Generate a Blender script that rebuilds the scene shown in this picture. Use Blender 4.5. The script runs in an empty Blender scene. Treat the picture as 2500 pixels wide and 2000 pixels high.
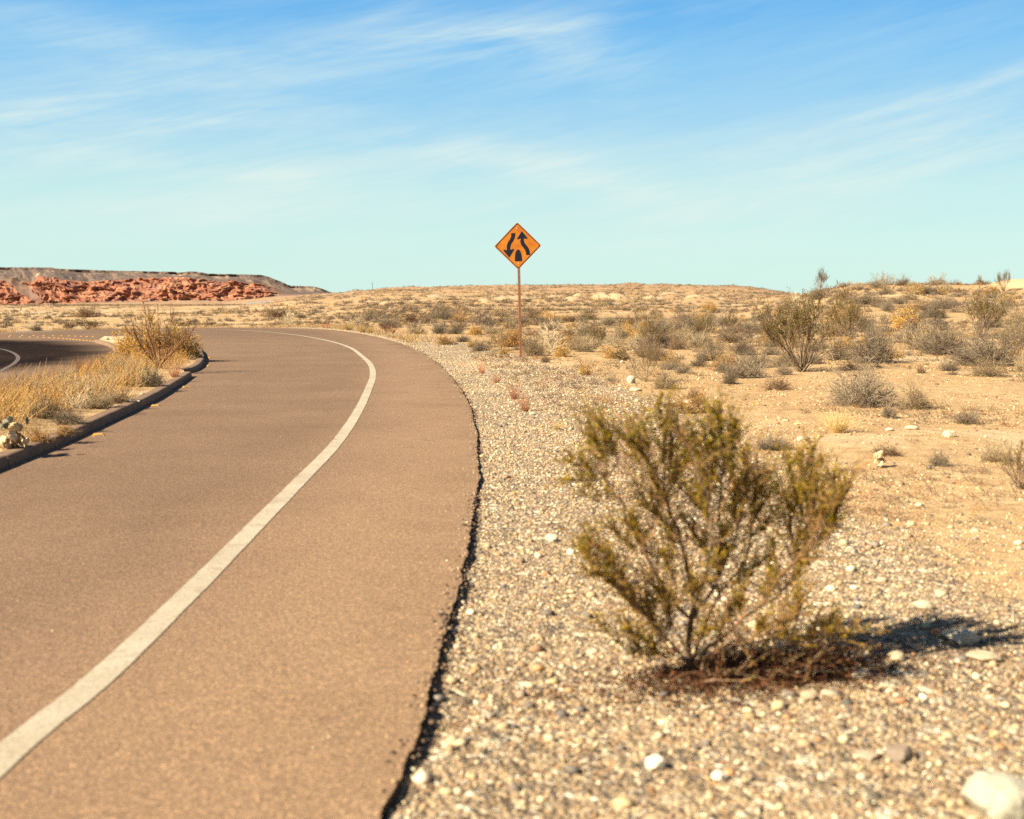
import bpy, math, random
import numpy as np
from mathutils import Vector, Matrix
from mathutils.geometry import delaunay_2d_cdt

SC = bpy.context.scene
COL = SC.collection
R_ = math.radians
RNG = np.random.default_rng(7)
CAMH = 1.55
FPX = 2860.0
PITCH = math.atan(260 / FPX)

# ------------------------------------------------------------------ noise
def _hash(ix, iy, seed):
    h = (ix.astype(np.int64) * 374761393 + iy.astype(np.int64) * 668265263 + seed * 1442695041) & 0xffffffff
    h = ((h ^ (h >> 13)) * 1274126177) & 0xffffffff
    h = (h ^ (h >> 16)) & 0xffffffff
    return h / 4294967295.0

def vnoise(x, y, seed=0):
    x = np.asarray(x, float); y = np.asarray(y, float)
    ix = np.floor(x); iy = np.floor(y)
    fx = x - ix; fy = y - iy
    fx = fx * fx * fx * (fx * (fx * 6 - 15) + 10); fy = fy * fy * fy * (fy * (fy * 6 - 15) + 10)
    a = _hash(ix, iy, seed); b = _hash(ix + 1, iy, seed); c = _hash(ix, iy + 1, seed); d = _hash(ix + 1, iy + 1, seed)
    return ((a * (1 - fx) + b * fx) * (1 - fy) + (c * (1 - fx) + d * fx) * fy) * 2 - 1

def fbm(x, y, seed=0, octv=4, gain=0.5):
    s = 0; a = 1; t = 0
    for k in range(octv):
        s = s + a * vnoise(x * 2 ** k + 17.3 * k, y * 2 ** k - 9.1 * k, seed + k); t += a; a *= gain
    return s / t

def sstep(a, b, x):
    t = np.clip((x - a) / (b - a), 0, 1)
    return t * t * (3 - 2 * t)

# ------------------------------------------------------------------ projection of photo pixels to the ground
def ray(px, py):
    f = np.array([0, math.cos(PITCH), -math.sin(PITCH)]); u = np.array([0, math.sin(PITCH), math.cos(PITCH)])
    d = f * FPX + np.array([1.0, 0, 0]) * (px - 1250) + u * (1000 - py)
    return d / math.hypot(d[0], d[1])

def plane(px, py, z=0.0):
    d = ray(px, py); t = (z - CAMH) / d[2]
    return (d[0] * t, d[1] * t)

def spline(pts, step):
    """Catmull-Rom through 2-D points, resampled evenly."""
    P = [np.array(p, float) for p in pts]
    P = [2 * P[0] - P[1]] + P + [2 * P[-1] - P[-2]]
    out = []
    for i in range(1, len(P) - 2):
        p0, p1, p2, p3 = P[i - 1:i + 3]
        n = max(2, int(np.linalg.norm(p2 - p1) / step * 4))
        # centripetal parametrisation keeps uneven knots from overshooting
        t0 = 0; t1 = t0 + max(np.linalg.norm(p1 - p0), 1e-6) ** .5
        t2 = t1 + max(np.linalg.norm(p2 - p1), 1e-6) ** .5; t3 = t2 + max(np.linalg.norm(p3 - p2), 1e-6) ** .5
        for k in range(n):
            t = t1 + (t2 - t1) * k / n
            a1 = (t1 - t) / (t1 - t0) * p0 + (t - t0) / (t1 - t0) * p1
            a2 = (t2 - t) / (t2 - t1) * p1 + (t - t1) / (t2 - t1) * p2
            a3 = (t3 - t) / (t3 - t2) * p2 + (t - t2) / (t3 - t2) * p3
            b1 = (t2 - t) / (t2 - t0) * a1 + (t - t0) / (t2 - t0) * a2
            b2 = (t3 - t) / (t3 - t1) * a2 + (t - t1) / (t3 - t1) * a3
            out.append((t2 - t) / (t2 - t1) * b1 + (t - t1) / (t2 - t1) * b2)
    out.append(P[-2]); out = np.array(out)
    s = np.concatenate([[0], np.cumsum(np.linalg.norm(np.diff(out, axis=0), axis=1))])
    q = np.linspace(0, s[-1], max(3, int(s[-1] / step)))
    return np.stack([np.interp(q, s, out[:, 0]), np.interp(q, s, out[:, 1])], 1)

def normals2(P):
    t = np.gradient(P, axis=0); t /= np.linalg.norm(t, axis=1)[:, None] + 1e-9
    return np.stack([t[:, 1], -t[:, 0]], 1)

# outer (desert side) edge of the asphalt
EDGE_PX = [(928, 2000), (1009, 1809), (1078, 1565), (1142, 1333), (1160, 1235), (1168, 1160), (1167, 1099), (1163, 1057), (1151, 1003),
           (1126, 953), (1092, 911), (1050, 874), (988, 842), (925, 823.6), (854, 811), (793, 804.5), (700, 801), (584, 799.5), (430, 800.5),
           (292, 802.5), (146, 806), (0, 812), (-250, 822)]
EDGE = [(-0.75, -14), (-.6, -6), (-.5, -.5)] + [plane(*p) for p in EDGE_PX]
EDGE = spline(EDGE, .04)
EN = normals2(EDGE)
sE = np.arange(len(EDGE)) * .04
rag = .022 * fbm(sE * 9, sE * 0 + 3, 5, 4, .7) + .03 * fbm(sE * 1.1, sE * 0 + 8, 6, 4, .6)
EDGE_R = EDGE + EN * rag[:, None]
ROADPOLY = np.concatenate([EDGE, [(-160, 60), (-160, -14)]])

def inside(poly, x, y):
    x = np.asarray(x, float); y = np.asarray(y, float); c = np.zeros(x.shape, bool)
    P = poly[::6] if len(poly) > 900 else poly
    Q = np.roll(P, -1, 0)
    for (x0, y0), (x1, y1) in zip(P, Q):
        if y0 == y1: continue
        m = ((y0 > y) != (y1 > y))
        if not m.any(): continue
        c[m] ^= (x[m] < (x1 - x0) * (y[m] - y0) / (y1 - y0) + x0)
    return c

_ES = EDGE[::8]
def edge_dist(x, y):
    """distance to the asphalt edge, negative on the road"""
    x = np.atleast_1d(np.asarray(x, float)).ravel(); y = np.atleast_1d(np.asarray(y, float)).ravel()
    d = np.full(x.shape, 1e9)
    near = np.hypot(x, y) < 140
    xn, yn = x[near], y[near]; dn = np.full(xn.shape, 1e9)
    for i in range(0, len(xn), 20000):
        a = xn[i:i + 20000, None] - _ES[None, :, 0]; b = yn[i:i + 20000, None] - _ES[None, :, 1]
        dn[i:i + 20000] = np.sqrt((a * a + b * b).min(1))
    d[near] = dn
    ins = inside(ROADPOLY, x, y)
    d = np.where(ins, -d, d)
    return d

# ------------------------------------------------------------------ terrain
RR = [0, 30, 60, 120, 200, 300, 450, 560, 620, 700, 1000]
MOUNDS = []
def _mound(px, rr, wpx, hgt):
    MOUNDS.append(((px - 1250) / FPX * rr, rr, wpx / FPX * rr * .5, hgt))
for a in [(1395, 205, 48, 1.1), (1412, 212, 40, 1.5), (1470, 215, 75, 1.7), (1505, 210, 60, 1.9), (1540, 222, 55, 1.5), (1345, 250, 80, 1.2), (1600, 240, 60, 1.1),
          (1182, 190, 40, 1.0), (945, 210, 36, 1.0), (968, 215, 24, .8), (1250, 262, 90, 1.3), (2480, 112, 120, 1.0), (1060, 260, 60, 1.2), (1700, 230, 70, 1.2),
          (1640, 300, 90, 1.4), (2200, 96, 110, .5), (2330, 88, 90, .4)]:
    _mound(*a)

def zt(x, y):
    shp = np.shape(x)
    x = np.atleast_1d(np.asarray(x, float)).ravel(); y = np.atleast_1d(np.asarray(y, float)).ravel()
    r = np.hypot(x, y)
    px = 1250 + FPX * np.where(y > .3 * r, x / np.maximum(y, 1e-3), np.sign(x) * 3)
    crest_y = np.interp(px, [500, 620, 700, 764, 806, 850, 925, 1000, 1100, 1250, 1500, 1700, 1850, 1950, 2100, 2600], [748, 737, 729, 723, 720, 716.5, 708, 702.5, 699, 696, 695, 697, 699, 699, 700, 712])
    crest_z = CAMH + (740 - crest_y) / FPX * 600
    prof = np.interp(r, RR, [0, 0, .01, .04, .12, .3, .62, .9, 1.0, .85, .3])
    centre = prof * np.maximum(crest_z, 0)
    centre = np.where(r > 620, centre - (r - 620) * .003, centre)
    flat = -(np.maximum(r - 300, 0)) * .0011
    L = sstep(560, 760, px)
    centre = centre * L + flat * (1 - L)
    right = np.interp(r, [0, 22, 40, 60, 100, 128, 150, 220, 600], [0, .02, .2, .62, 1.9, 3.35, 3.3, 2.0, 0])
    RS = sstep(1780, 2120, px)
    z = centre * (1 - RS) + right * RS
    e = edge_dist(x, y)
    out = np.clip(e, 0, 1e9)
    amp = np.interp(np.minimum(out, r), [0, 1.5, 5, 15, 50, 120, 300], [0, .012, .05, .11, .22, .42, .9])
    z = z + amp * fbm(x / 9 + 3, y / 9, 11, 4) + amp * .8 * fbm(x / 34, y / 34 + 5, 21, 3)
    z = z + np.where(r > 90, 1, 0) * sstep(90, 200, r) * .7 * (.35 - np.abs(fbm(x / 22, y / 26, 31, 4))) * (.3 + .7 * L)
    for mx, my, mr, mh in MOUNDS:
        z = z + mh * .75 * np.exp(-(((x - mx) / mr) ** 2 + ((y - my) / (mr * 1.3)) ** 2) ** 1.3)
    # verge: drops just off the asphalt
    z = z - (.036 + .014 * fbm(x * .9, y * .9, 47, 3)) * (1 - sstep(.2, 2.2, out)) + .016 * sstep(.05, .4, fbm(x * 2.2, y * 2.2, 48, 3)) * (1 - sstep(.05, .5, out)) + .02 * sstep(2, 5, out) * (r < 60)
    z = z + .02 * fbm(x * 1.4, y * 1.4, 41, 4) * sstep(.1, 1, out) * (r < 90)
    z = np.where(e < 0, np.where(r < 140, np.minimum(z, -.07 - .05 * np.clip(-e, 0, 1)), z), z)
    return z.reshape(shp) if shp else float(z[0])

_rs = np.geomspace(1.8, 2500, 2600)
def at(px, py):
    """terrain point seen at a photo pixel"""
    d = ray(px, py); x = d[0] * _rs; y = d[1] * _rs; zr = CAMH + d[2] * _rs
    g = zt(x, y) - zr
    k = np.argmax(g > 0) if (g > 0).any() else len(_rs) - 1
    if k == 0: k = 1
    t = -g[k - 1] / (g[k] - g[k - 1] + 1e-9); rr = _rs[k - 1] + t * (_rs[k] - _rs[k - 1])
    return np.array([d[0] * rr, d[1] * rr, CAMH + d[2] * rr])

# ------------------------------------------------------------------ mesh helper
class MB:
    def __init__(s): s.v = []; s.f = []; s.c = []; s.n = 0
    def add(s, v, f, c=None):
        v = np.asarray(v, np.float32).reshape(-1, 3); f = np.asarray(f, np.int64)
        s.v.append(v); s.f.append(f + s.n)
        if c is None: c = (1, 1, 1)
        c = np.asarray(c, np.float32)
        s.c.append(np.broadcast_to(c, (len(v), 3)) if c.ndim == 1 else c)
        s.n += len(v); return s
    def build(s, name, mat, parent=None, smooth=False, data_only=False):
        V = np.concatenate(s.v); C = np.concatenate(s.c)
        me = bpy.data.meshes.new(name)
        me.vertices.add(len(V)); me.vertices.foreach_set('co', V.ravel())
        li = np.concatenate([f.ravel() for f in s.f]); cnt = np.concatenate([np.full(len(f), f.shape[1]) for f in s.f])
        me.loops.add(len(li)); me.loops.foreach_set('vertex_index', li.astype(np.int32))
        me.polygons.add(len(cnt)); st = np.concatenate([[0], np.cumsum(cnt)[:-1]])
        me.polygons.foreach_set('loop_start', st.astype(np.int32)); me.polygons.foreach_set('loop_total', cnt.astype(np.int32))
        me.polygons.foreach_set('use_smooth', np.full(len(cnt), smooth))
        a = me.attributes.new('Col', 'FLOAT_COLOR', 'POINT')
        a.data.foreach_set('color', np.concatenate([C, np.ones((len(C), 1), np.float32)], 1).astype(np.float32).ravel())
        me.update(calc_edges=True)
        for m in (mat if isinstance(mat, (list, tuple)) else [mat]): me.materials.append(m)
        if data_only: return me
        o = bpy.data.objects.new(name, me); COL.objects.link(o)
        if parent: o.parent = parent
        return o

def tag(o, label=None, cat=None, group=None, kind=None):
    if label: o['label'] = label
    if cat: o['category'] = cat
    if group: o['group'] = group
    if kind: o['kind'] = kind
    return o

def empty(name, loc, rz=0, scale=(1, 1, 1)):
    o = bpy.data.objects.new(name, None); COL.objects.link(o); o.empty_display_size = .1
    o.location = [float(q) for q in loc]; o.rotation_euler = (0, 0, rz); o.scale = scale
    return o

def unit(v): return v / (np.linalg.norm(v, axis=-1, keepdims=True) + 1e-9)

def tubes(mb, P, R, C, k=3):
    """P (N,n,3) centre lines, R (N,n) radii, C (N,3) colours"""
    N, n, _ = P.shape
    T = unit(np.gradient(P, axis=1)); ref = np.zeros((N, 1, 3)); ref[..., 0] = .37; ref[..., 1] = .83; ref[..., 2] = .41
    A = unit(np.cross(T, ref)); B = np.cross(T, A)
    ang = np.arange(k) * 2 * np.pi / k
    V = P[:, :, None, :] + R[:, :, None, None] * (A[:, :, None, :] * np.cos(ang)[None, None, :, None] + B[:, :, None, :] * np.sin(ang)[None, None, :, None])
    idx = np.arange(N * n * k).reshape(N, n, k)
    nx = np.roll(idx, -1, 2)
    F = np.stack([idx[:, :-1], nx[:, :-1], nx[:, 1:], idx[:, 1:]], -1).reshape(-1, 4)
    mb.add(V.reshape(-1, 3), F, np.repeat(C, n * k, 0))

def grow(rng, S, D, L, n, bend=.0, wob=.25):
    """centre lines from S along D, drifting upward by bend and wandering by wob"""
    N = len(S); P = np.zeros((N, n, 3)); P[:, 0] = S; d = unit(D.copy())
    for i in range(1, n):
        d = unit(d + np.array([0, 0, bend]) + rng.normal(0, wob, (N, 3)))
        P[:, i] = P[:, i - 1] + d * (L / (n - 1))[:, None]
    return P

def leaves(mb, rng, C0, D, size, cols, aspect=.38):
    """small diamond leaves at C0 along D"""
    N = len(C0); D = unit(D + rng.normal(0, .55, (N, 3))); S = unit(np.cross(D, rng.normal(0, 1, (N, 3))))
    L = (size * rng.uniform(.6, 1.3, N))[:, None]
    V = np.stack([C0, C0 + D * L * .5 + S * L * aspect * .5, C0 + D * L, C0 + D * L * .5 - S * L * aspect * .5], 1)
    mb.add(V.reshape(-1, 3), np.arange(N * 4).reshape(N, 4), np.repeat(cols, 4, 0))

def pick(rng, cols, N, jit=.12):
    cols = np.array(cols, float); c = cols[rng.integers(0, len(cols), N)]
    return np.clip(c * rng.uniform(1 - jit, 1 + jit, (N, 1)) * rng.uniform(1 - jit * .3, 1 + jit * .3, (N, 3)), 0, 1)

# ------------------------------------------------------------------ materials
def new_mat(name):
    m = bpy.data.materials.new(name); m.use_nodes = True; nt = m.node_tree
    b = nt.nodes['Principled BSDF']; b.inputs['Roughness'].default_value = .9
    b.inputs['Specular IOR Level'].default_value = .2
    return m, nt, b

def N_(nt, t, **kw):
    n = nt.nodes.new(t)
    for k, v in kw.items():
        if k in n.inputs: n.inputs[k].default_value = v
        else: setattr(n, k, v)
    return n

def mixc(nt, fac, a, b, blend='MIX'):
    n = nt.nodes.new('ShaderNodeMix'); n.data_type = 'RGBA'; n.blend_type = blend
    for s, v in ((n.inputs['Factor'], fac), (n.inputs['A'], a), (n.inputs['B'], b)):
        if hasattr(v, 'links') or isinstance(v, bpy.types.NodeSocket): nt.links.new(v, s)
        else: s.default_value = v if not isinstance(v, tuple) else (*v, 1)
    return n.outputs['Result']

def ramp(nt, src, pts):
    n = nt.nodes.new('ShaderNodeValToRGB'); e = n.color_ramp.elements
    while len(e) < len(pts): e.new(.5)
    for el, (p, c) in zip(e, pts): el.position = p; el.color = (*c, 1) if isinstance(c, tuple) else (c, c, c, 1)
    nt.links.new(src, n.inputs['Fac']); return n.outputs['Color']

def noise(nt, vec, scale, detail=4, rough=.55, dist=0):
    n = N_(nt, 'ShaderNodeTexNoise', Scale=scale, Detail=detail, Roughness=rough, Distortion=dist)
    nt.links.new(vec, n.inputs['Vector']); return n.outputs['Fac']

def math_(nt, op, a, b=None, c=None):
    n = nt.nodes.new('ShaderNodeMath'); n.operation = op
    for s, v in zip(n.inputs, (a, b, c)):
        if v is None: continue
        if isinstance(v, bpy.types.NodeSocket): nt.links.new(v, s)
        else: s.default_value = v
    return n.outputs[0]

def bump(nt, h, strength, dist, b, prev=None):
    n = N_(nt, 'ShaderNodeBump', Strength=strength, Distance=dist); nt.links.new(h, n.inputs['Height'])
    if prev: nt.links.new(prev, n.inputs['Normal'])
    if b: nt.links.new(n.outputs[0], b.inputs['Normal'])
    return n.outputs[0]

def attr_mat(name, rough=.9, trans=0.0, vary=.18, spec=.15, bumps=None):
    m, nt, b = new_mat(name)
    a = N_(nt, 'ShaderNodeAttribute', attribute_name='Col'); oi = nt.nodes.new('ShaderNodeObjectInfo')
    g = nt.nodes.new('ShaderNodeNewGeometry')
    f = math_(nt, 'MULTIPLY_ADD', oi.outputs['Random'], vary * 2, 1 - vary)
    hs = nt.nodes.new('ShaderNodeHueSaturation'); nt.links.new(a.outputs['Color'], hs.inputs['Color']); nt.links.new(f, hs.inputs['Value'])
    nz = noise(nt, g.outputs['Position'], 9, 3)
    col = hs.outputs[0]
    nt.links.new(col, b.inputs['Base Color']); b.inputs['Roughness'].default_value = rough; b.inputs['Specular IOR Level'].default_value = spec
    if bumps:
        bump(nt, noise(nt, g.outputs['Position'], bumps[0], 6, .65), bumps[1], bumps[2], b)
    if trans:
        t = nt.nodes.new('ShaderNodeBsdfTranslucent'); nt.links.new(col, t.inputs['Color'])
        mx = nt.nodes.new('ShaderNodeMixShader'); mx.inputs[0].default_value = trans
        nt.links.new(b.outputs[0], mx.inputs[1]); nt.links.new(t.outputs[0], mx.inputs[2])
        nt.links.new(mx.outputs[0], nt.nodes['Material Output'].inputs[0])
    return m

M_TWIG = attr_mat('dry_twigs', .85)
M_LEAF = attr_mat('small_leaves', .6, .25)
M_GRASS = attr_mat('dry_grass_blades', .7, .3)
M_STONE = attr_mat('loose_stones', .9, 0, 0)
M_ROCK = attr_mat('weathered_rock', .9, 0, .03, .15, (22, .5, .03))
M_SCRUB = attr_mat('far_scrub', .95, 0, 0)

# ground: attribute Col = (gravel mask, chalk mask, dust mask)
def ground_mat():
    m, nt, b = new_mat('desert_soil')
    a = N_(nt, 'ShaderNodeAttribute', attribute_name='Col'); sep = nt.nodes.new('ShaderNodeSeparateColor'); nt.links.new(a.outputs['Color'], sep.inputs[0])
    pos = nt.nodes.new('ShaderNodeNewGeometry').outputs['Position']
    n1 = noise(nt, pos, .35, 6, .6); n2 = noise(nt, pos, 3.2, 6, .65); n3 = noise(nt, pos, 28, 5, .7)
    sand = ramp(nt, n1, [(.3, (.42, .275, .135)), (.5, (.52, .365, .195)), (.72, (.60, .45, .265))])
    sand = mixc(nt, ramp(nt, n2, [(.38, .0), (.62, .75)]), sand, (.36, .225, .115))
    sand = mixc(nt, ramp(nt, noise(nt, pos, 11, 6, .75), [(.52, .0), (.66, .6)]), sand, (.27, .17, .095))
    sand = mixc(nt, ramp(nt, n3, [(.55, 0.), (.7, .55)]), sand, (.22, .135, .075))
    sand = mixc(nt, ramp(nt, noise(nt, pos, 60, 3, .7), [(.56, 0.), (.68, .6)]), sand, (.60, .48, .32))
    # stony texture: two sizes of cells with their own colours
    v1 = N_(nt, 'ShaderNodeTexVoronoi', Scale=38); v1.inputs['Randomness'].default_value = 1; nt.links.new(pos, v1.inputs['Vector'])
    v2 = N_(nt, 'ShaderNodeTexVoronoi', Scale=15); nt.links.new(pos, v2.inputs['Vector'])
    s1 = nt.nodes.new('ShaderNodeSeparateColor'); nt.links.new(v1.outputs['Color'], s1.inputs[0])
    s2 = nt.nodes.new('ShaderNodeSeparateColor'); nt.links.new(v2.outputs['Color'], s2.inputs[0])
    st = [(0, (.13, .11, .09)), (.18, (.24, .18, .125)), (.42, (.38, .28, .18)), (.62, (.48, .37, .24)), (.8, (.24, .15, .09)), (.92, (.55, .48, .36)), (1, (.75, .70, .58))]
    g1 = ramp(nt, s1.outputs[0], st); g2 = ramp(nt, s2.outputs[0], st)
    grav = mixc(nt, ramp(nt, s2.outputs[1], [(.66, 0.), (.7, 1.)]), g1, g2)
    gm = math_(nt, 'ADD', sep.outputs[0], math_(nt, 'MULTIPLY_ADD', n2, .6, -.3))
    gf = ramp(nt, gm, [(.42, 0.), (.62, 1.)])
    col = mixc(nt, gf, sand, grav)
    # pale chalky soil outcrops
    cf = ramp(nt, math_(nt, 'ADD', sep.outputs[1], math_(nt, 'MULTIPLY_ADD', n1, .5, -.25)), [(.4, 0.), (.62, .85)])
    col = mixc(nt, cf, col, (.56, .43, .275))
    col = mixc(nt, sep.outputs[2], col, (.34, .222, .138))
    nt.links.new(col, b.inputs['Base Color'])
    b1 = bump(nt, n3, .55, .03, None)
    b0 = bump(nt, n2, .5, .14, None, b1)
    inv = math_(nt, 'SUBTRACT', 1, v1.outputs['Distance'])
    hh = math_(nt, 'MULTIPLY', math_(nt, 'ADD', inv, math_(nt, 'MULTIPLY', math_(nt, 'SUBTRACT', 1, v2.outputs['Distance']), 1.2)), gf)
    bump(nt, hh, .9, .018, b, b0)
    return m
M_GROUND = ground_mat()

def asphalt_mat():
    m, nt, b = new_mat('worn_asphalt')
    a = N_(nt, 'ShaderNodeAttribute', attribute_name='Col'); sep = nt.nodes.new('ShaderNodeSeparateColor'); nt.links.new(a.outputs['Color'], sep.inputs[0])
    pos = nt.nodes.new('ShaderNodeNewGeometry').outputs['Position']
    base = mixc(nt, ramp(nt, noise(nt, pos, .5, 5, .6), [(.35, 0.), (.7, 1.)]), (.19, .127, .091), (.23, .156, .112))
    base = mixc(nt, sep.outputs[0], base, (.013, .0095, .0105))
    base = mixc(nt, math_(nt, 'MULTIPLY', sep.outputs[1], .8), base, (.33, .222, .145))
    v = N_(nt, 'ShaderNodeTexVoronoi', Scale=120); nt.links.new(pos, v.inputs['Vector'])
    s = nt.nodes.new('ShaderNodeSeparateColor'); nt.links.new(v.outputs['Color'], s.inputs[0])
    base = mixc(nt, ramp(nt, noise(nt, pos, 2.3, 6, .7, .4), [(.60, 0.), (.70, .35)]), base, (.13, .085, .07))
    base = mixc(nt, ramp(nt, noise(nt, pos, 1.1, 8, .75, 1.2), [(.62, 0.), (.72, .4)]), base, (.34, .23, .15))
    sp = ramp(nt, s.outputs[0], [(0, (.45, .45, .48)), (.3, (.8, .8, .8)), (.7, (1.05, 1.03, 1.0)), (.9, (1.35, 1.3, 1.2)), (1, (2.0, 1.9, 1.7))])
    base = mixc(nt, .8, base, sp, 'MULTIPLY')
    base = mixc(nt, .55, base, ramp(nt, noise(nt, pos, 45, 4, .8), [(.3, (.6, .6, .62)), (.7, (1.4, 1.38, 1.35))]), 'MULTIPLY')
    nt.links.new(base, b.inputs['Base Color'])
    b.inputs['Roughness'].default_value = .95; nt.links.new(math_(nt, 'MULTIPLY_ADD', sep.outputs[0], -.13, .14), b.inputs['Specular IOR Level'])
    b1 = bump(nt, noise(nt, pos, 70, 4, .8), .5, .008, None)
    bump(nt, s.outputs[1], .35, .004, b, b1)
    return m
M_ROAD = asphalt_mat()

def simple_mat(name, c0, c1, scale, rough=.8, bs=0, bd=.01, spec=.2, metal=0):
    m, nt, b = new_mat(name)
    pos = nt.nodes.new('ShaderNodeTexCoord').outputs['Object']
    f = ramp(nt, noise(nt, pos, scale, 6, .65), [(.35, 0.), (.65, 1.)])
    nt.links.new(mixc(nt, f, c0, c1), b.inputs['Base Color'])
    b.inputs['Roughness'].default_value = rough; b.inputs['Specular IOR Level'].default_value = spec; b.inputs['Metallic'].default_value = metal
    if bs: bump(nt, noise(nt, pos, scale * 3, 5, .7), bs, bd, b)
    return m
def paint_mat():
    m, nt, b = new_mat('worn_white_paint'); pos = nt.nodes.new('ShaderNodeNewGeometry').outputs['Position']
    c = mixc(nt, ramp(nt, noise(nt, pos, 1.6, 6, .65), [(.35, 0.), (.7, 1.)]), (.50, .455, .375), (.40, .35, .27))
    c = mixc(nt, ramp(nt, noise(nt, pos, 75, 4, .8), [(.50, 0.), (.64, .75)]), c, (.24, .17, .12))
    c = mixc(nt, ramp(nt, noise(nt, pos, 7, 6, .75, .5), [(.62, 0.), (.70, .7)]), c, (.25, .17, .12))
    c = mixc(nt, ramp(nt, noise(nt, pos, 2.2, 8, .8, .8), [(.54, 0.), (.60, .5)]), c, (.26, .19, .135))
    nt.links.new(c, b.inputs['Base Color']); b.inputs['Roughness'].default_value = .8; bump(nt, noise(nt, pos, 70, 4, .8), .4, .006, b); return m
M_PAINT = paint_mat()
M_PAINT2 = simple_mat('faded_grey_paint', (.15, .125, .11), (.09, .075, .07), 20, .8)
M_KERB = simple_mat('weathered_concrete', (.26, .18, .125), (.18, .12, .085), 7, .9, .4, .01)
M_YELLOW = simple_mat('yellow_marker_plastic', (.66, .36, .03), (.52, .27, .03), 20, .4)
M_SIGN = simple_mat('orange_sign_sheeting', (.56, .20, .018), (.41, .13, .014), 5, .45, 0, 0, .4)
M_SIGNBACK = simple_mat('bare_aluminium', (.45, .45, .44), (.35, .35, .35), 5, .4, 0, 0, .5, .8)
M_BLACK = simple_mat('navy_black_sign_print', (.009, .013, .028), (.014, .018, .034), 5, .5)
M_POST = simple_mat('rusty_brown_steel', (.30, .145, .085), (.22, .10, .06), 14, .7, .2, .002, .3)
M_BOLT = simple_mat('pale_steel', (.7, .6, .45), (.6, .5, .4), 5, .3)
M_HOLE = simple_mat('hole_shade', (.03, .018, .014), (.02, .012, .01), 5, .9)
M_PAPER = simple_mat('white_paper', (.8, .8, .78), (.7, .7, .68), 8, .7)

# ------------------------------------------------------------------ ground sheet
def build_ground():
    rr = np.concatenate([[.25, .6, 1.0, 1.4], np.geomspace(1.8, 60, 250), np.geomspace(60.8, 900, 230), np.geomspace(950, 9500, 26)])
    fine = np.linspace(-31, 31, 560)
    azd = np.concatenate([np.linspace(-180, -33, 50), fine, np.linspace(33, 176, 48)])
    az = np.radians(azd)
    A, Rm = np.meshgrid(az, rr)
    X = Rm * np.sin(A); Y = Rm * np.cos(A)
    Z = zt(X, Y)
    e = edge_dist(X, Y).reshape(X.shape)
    far = Rm > 1300
    Z = np.where(far, Z * 0 - 2.0 - (Rm - 1300) * .0005, Z)
    gw = np.interp(Y, [0, 6, 12, 20, 32, 60, 120], [4.2, 3.1, 3.2, 3.4, 3.2, 1.6, .8])
    grav = 1 - sstep(gw * .55, gw * 1.25, np.maximum(e, 0) + .5 * fbm(X * .9, Y * .9, 51, 3))
    grav = np.where(Rm > 120, 0, grav)
    grav = np.maximum(grav, np.where((Y < 7.5) & (Y > -10), .9 * (1 - sstep(4.2, 7.0, Y + .6 * fbm(X, Y, 3, 2))), 0) * (1 - .55 * sstep(1.4, 2.8, X)))
    grav = np.maximum(grav, .25 * (Rm < 60))
    ch = np.zeros_like(X)
    for mx, my, mr, mh in MOUNDS:
        if mh >= .8: ch = np.maximum(ch, np.exp(-(((X - mx) / (mr * 1.15)) ** 2 + ((Y - my + mr * .3) / (mr * 1.5)) ** 2) ** 1.2))
    band = sstep(120, 160, Rm) * (1 - sstep(300, 380, Rm)) * sstep(.12, .32, fbm(X / 13, Y / 20, 61, 4))
    ch = np.maximum(ch, .75 * band)
    ch = np.maximum(ch, .55 * sstep(.25, .5, fbm(X / 3.5, Y / 5, 62, 3)) * sstep(8, 14, Rm) * (Rm < 130))
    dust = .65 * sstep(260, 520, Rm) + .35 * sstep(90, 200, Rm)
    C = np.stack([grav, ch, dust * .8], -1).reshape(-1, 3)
    nr, na = X.shape
    idx = np.arange(nr * na).reshape(nr, na); nx = np.roll(idx, -1, 1)
    F = np.stack([idx[:-1], idx[1:], nx[1:], nx[:-1]], -1).reshape(-1, 4)
    mb = MB(); mb.add(np.stack([X, Y, Z], -1).reshape(-1, 3), F[:, ::-1], C)
    # hub
    mb.add([(0, 0, float(zt(0., 0.)))], np.zeros((0, 3), int))
    mb.f.append(np.stack([np.arange(na), np.roll(np.arange(na), -1), np.full(na, nr * na)], 1)[:, ::-1])
    mb.c[-1] = np.array([[1, 0, 0]], np.float32)
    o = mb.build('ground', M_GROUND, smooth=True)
    return tag(o, 'sandy desert floor with gravel verge and pale mounds rising to a low crest', 'ground', kind='structure')
build_ground()

# ------------------------------------------------------------------ road
def cdt(boundary, pts):
    co = [Vector(p) for p in boundary] + [Vector(p) for p in pts]
    nb = len(boundary)
    vo, ed, fa, *_ = delaunay_2d_cdt(co, [(i, (i + 1) % nb) for i in range(nb)], [], 1, 1e-5)
    return np.array([(v.x, v.y) for v in vo]), fa

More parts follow.
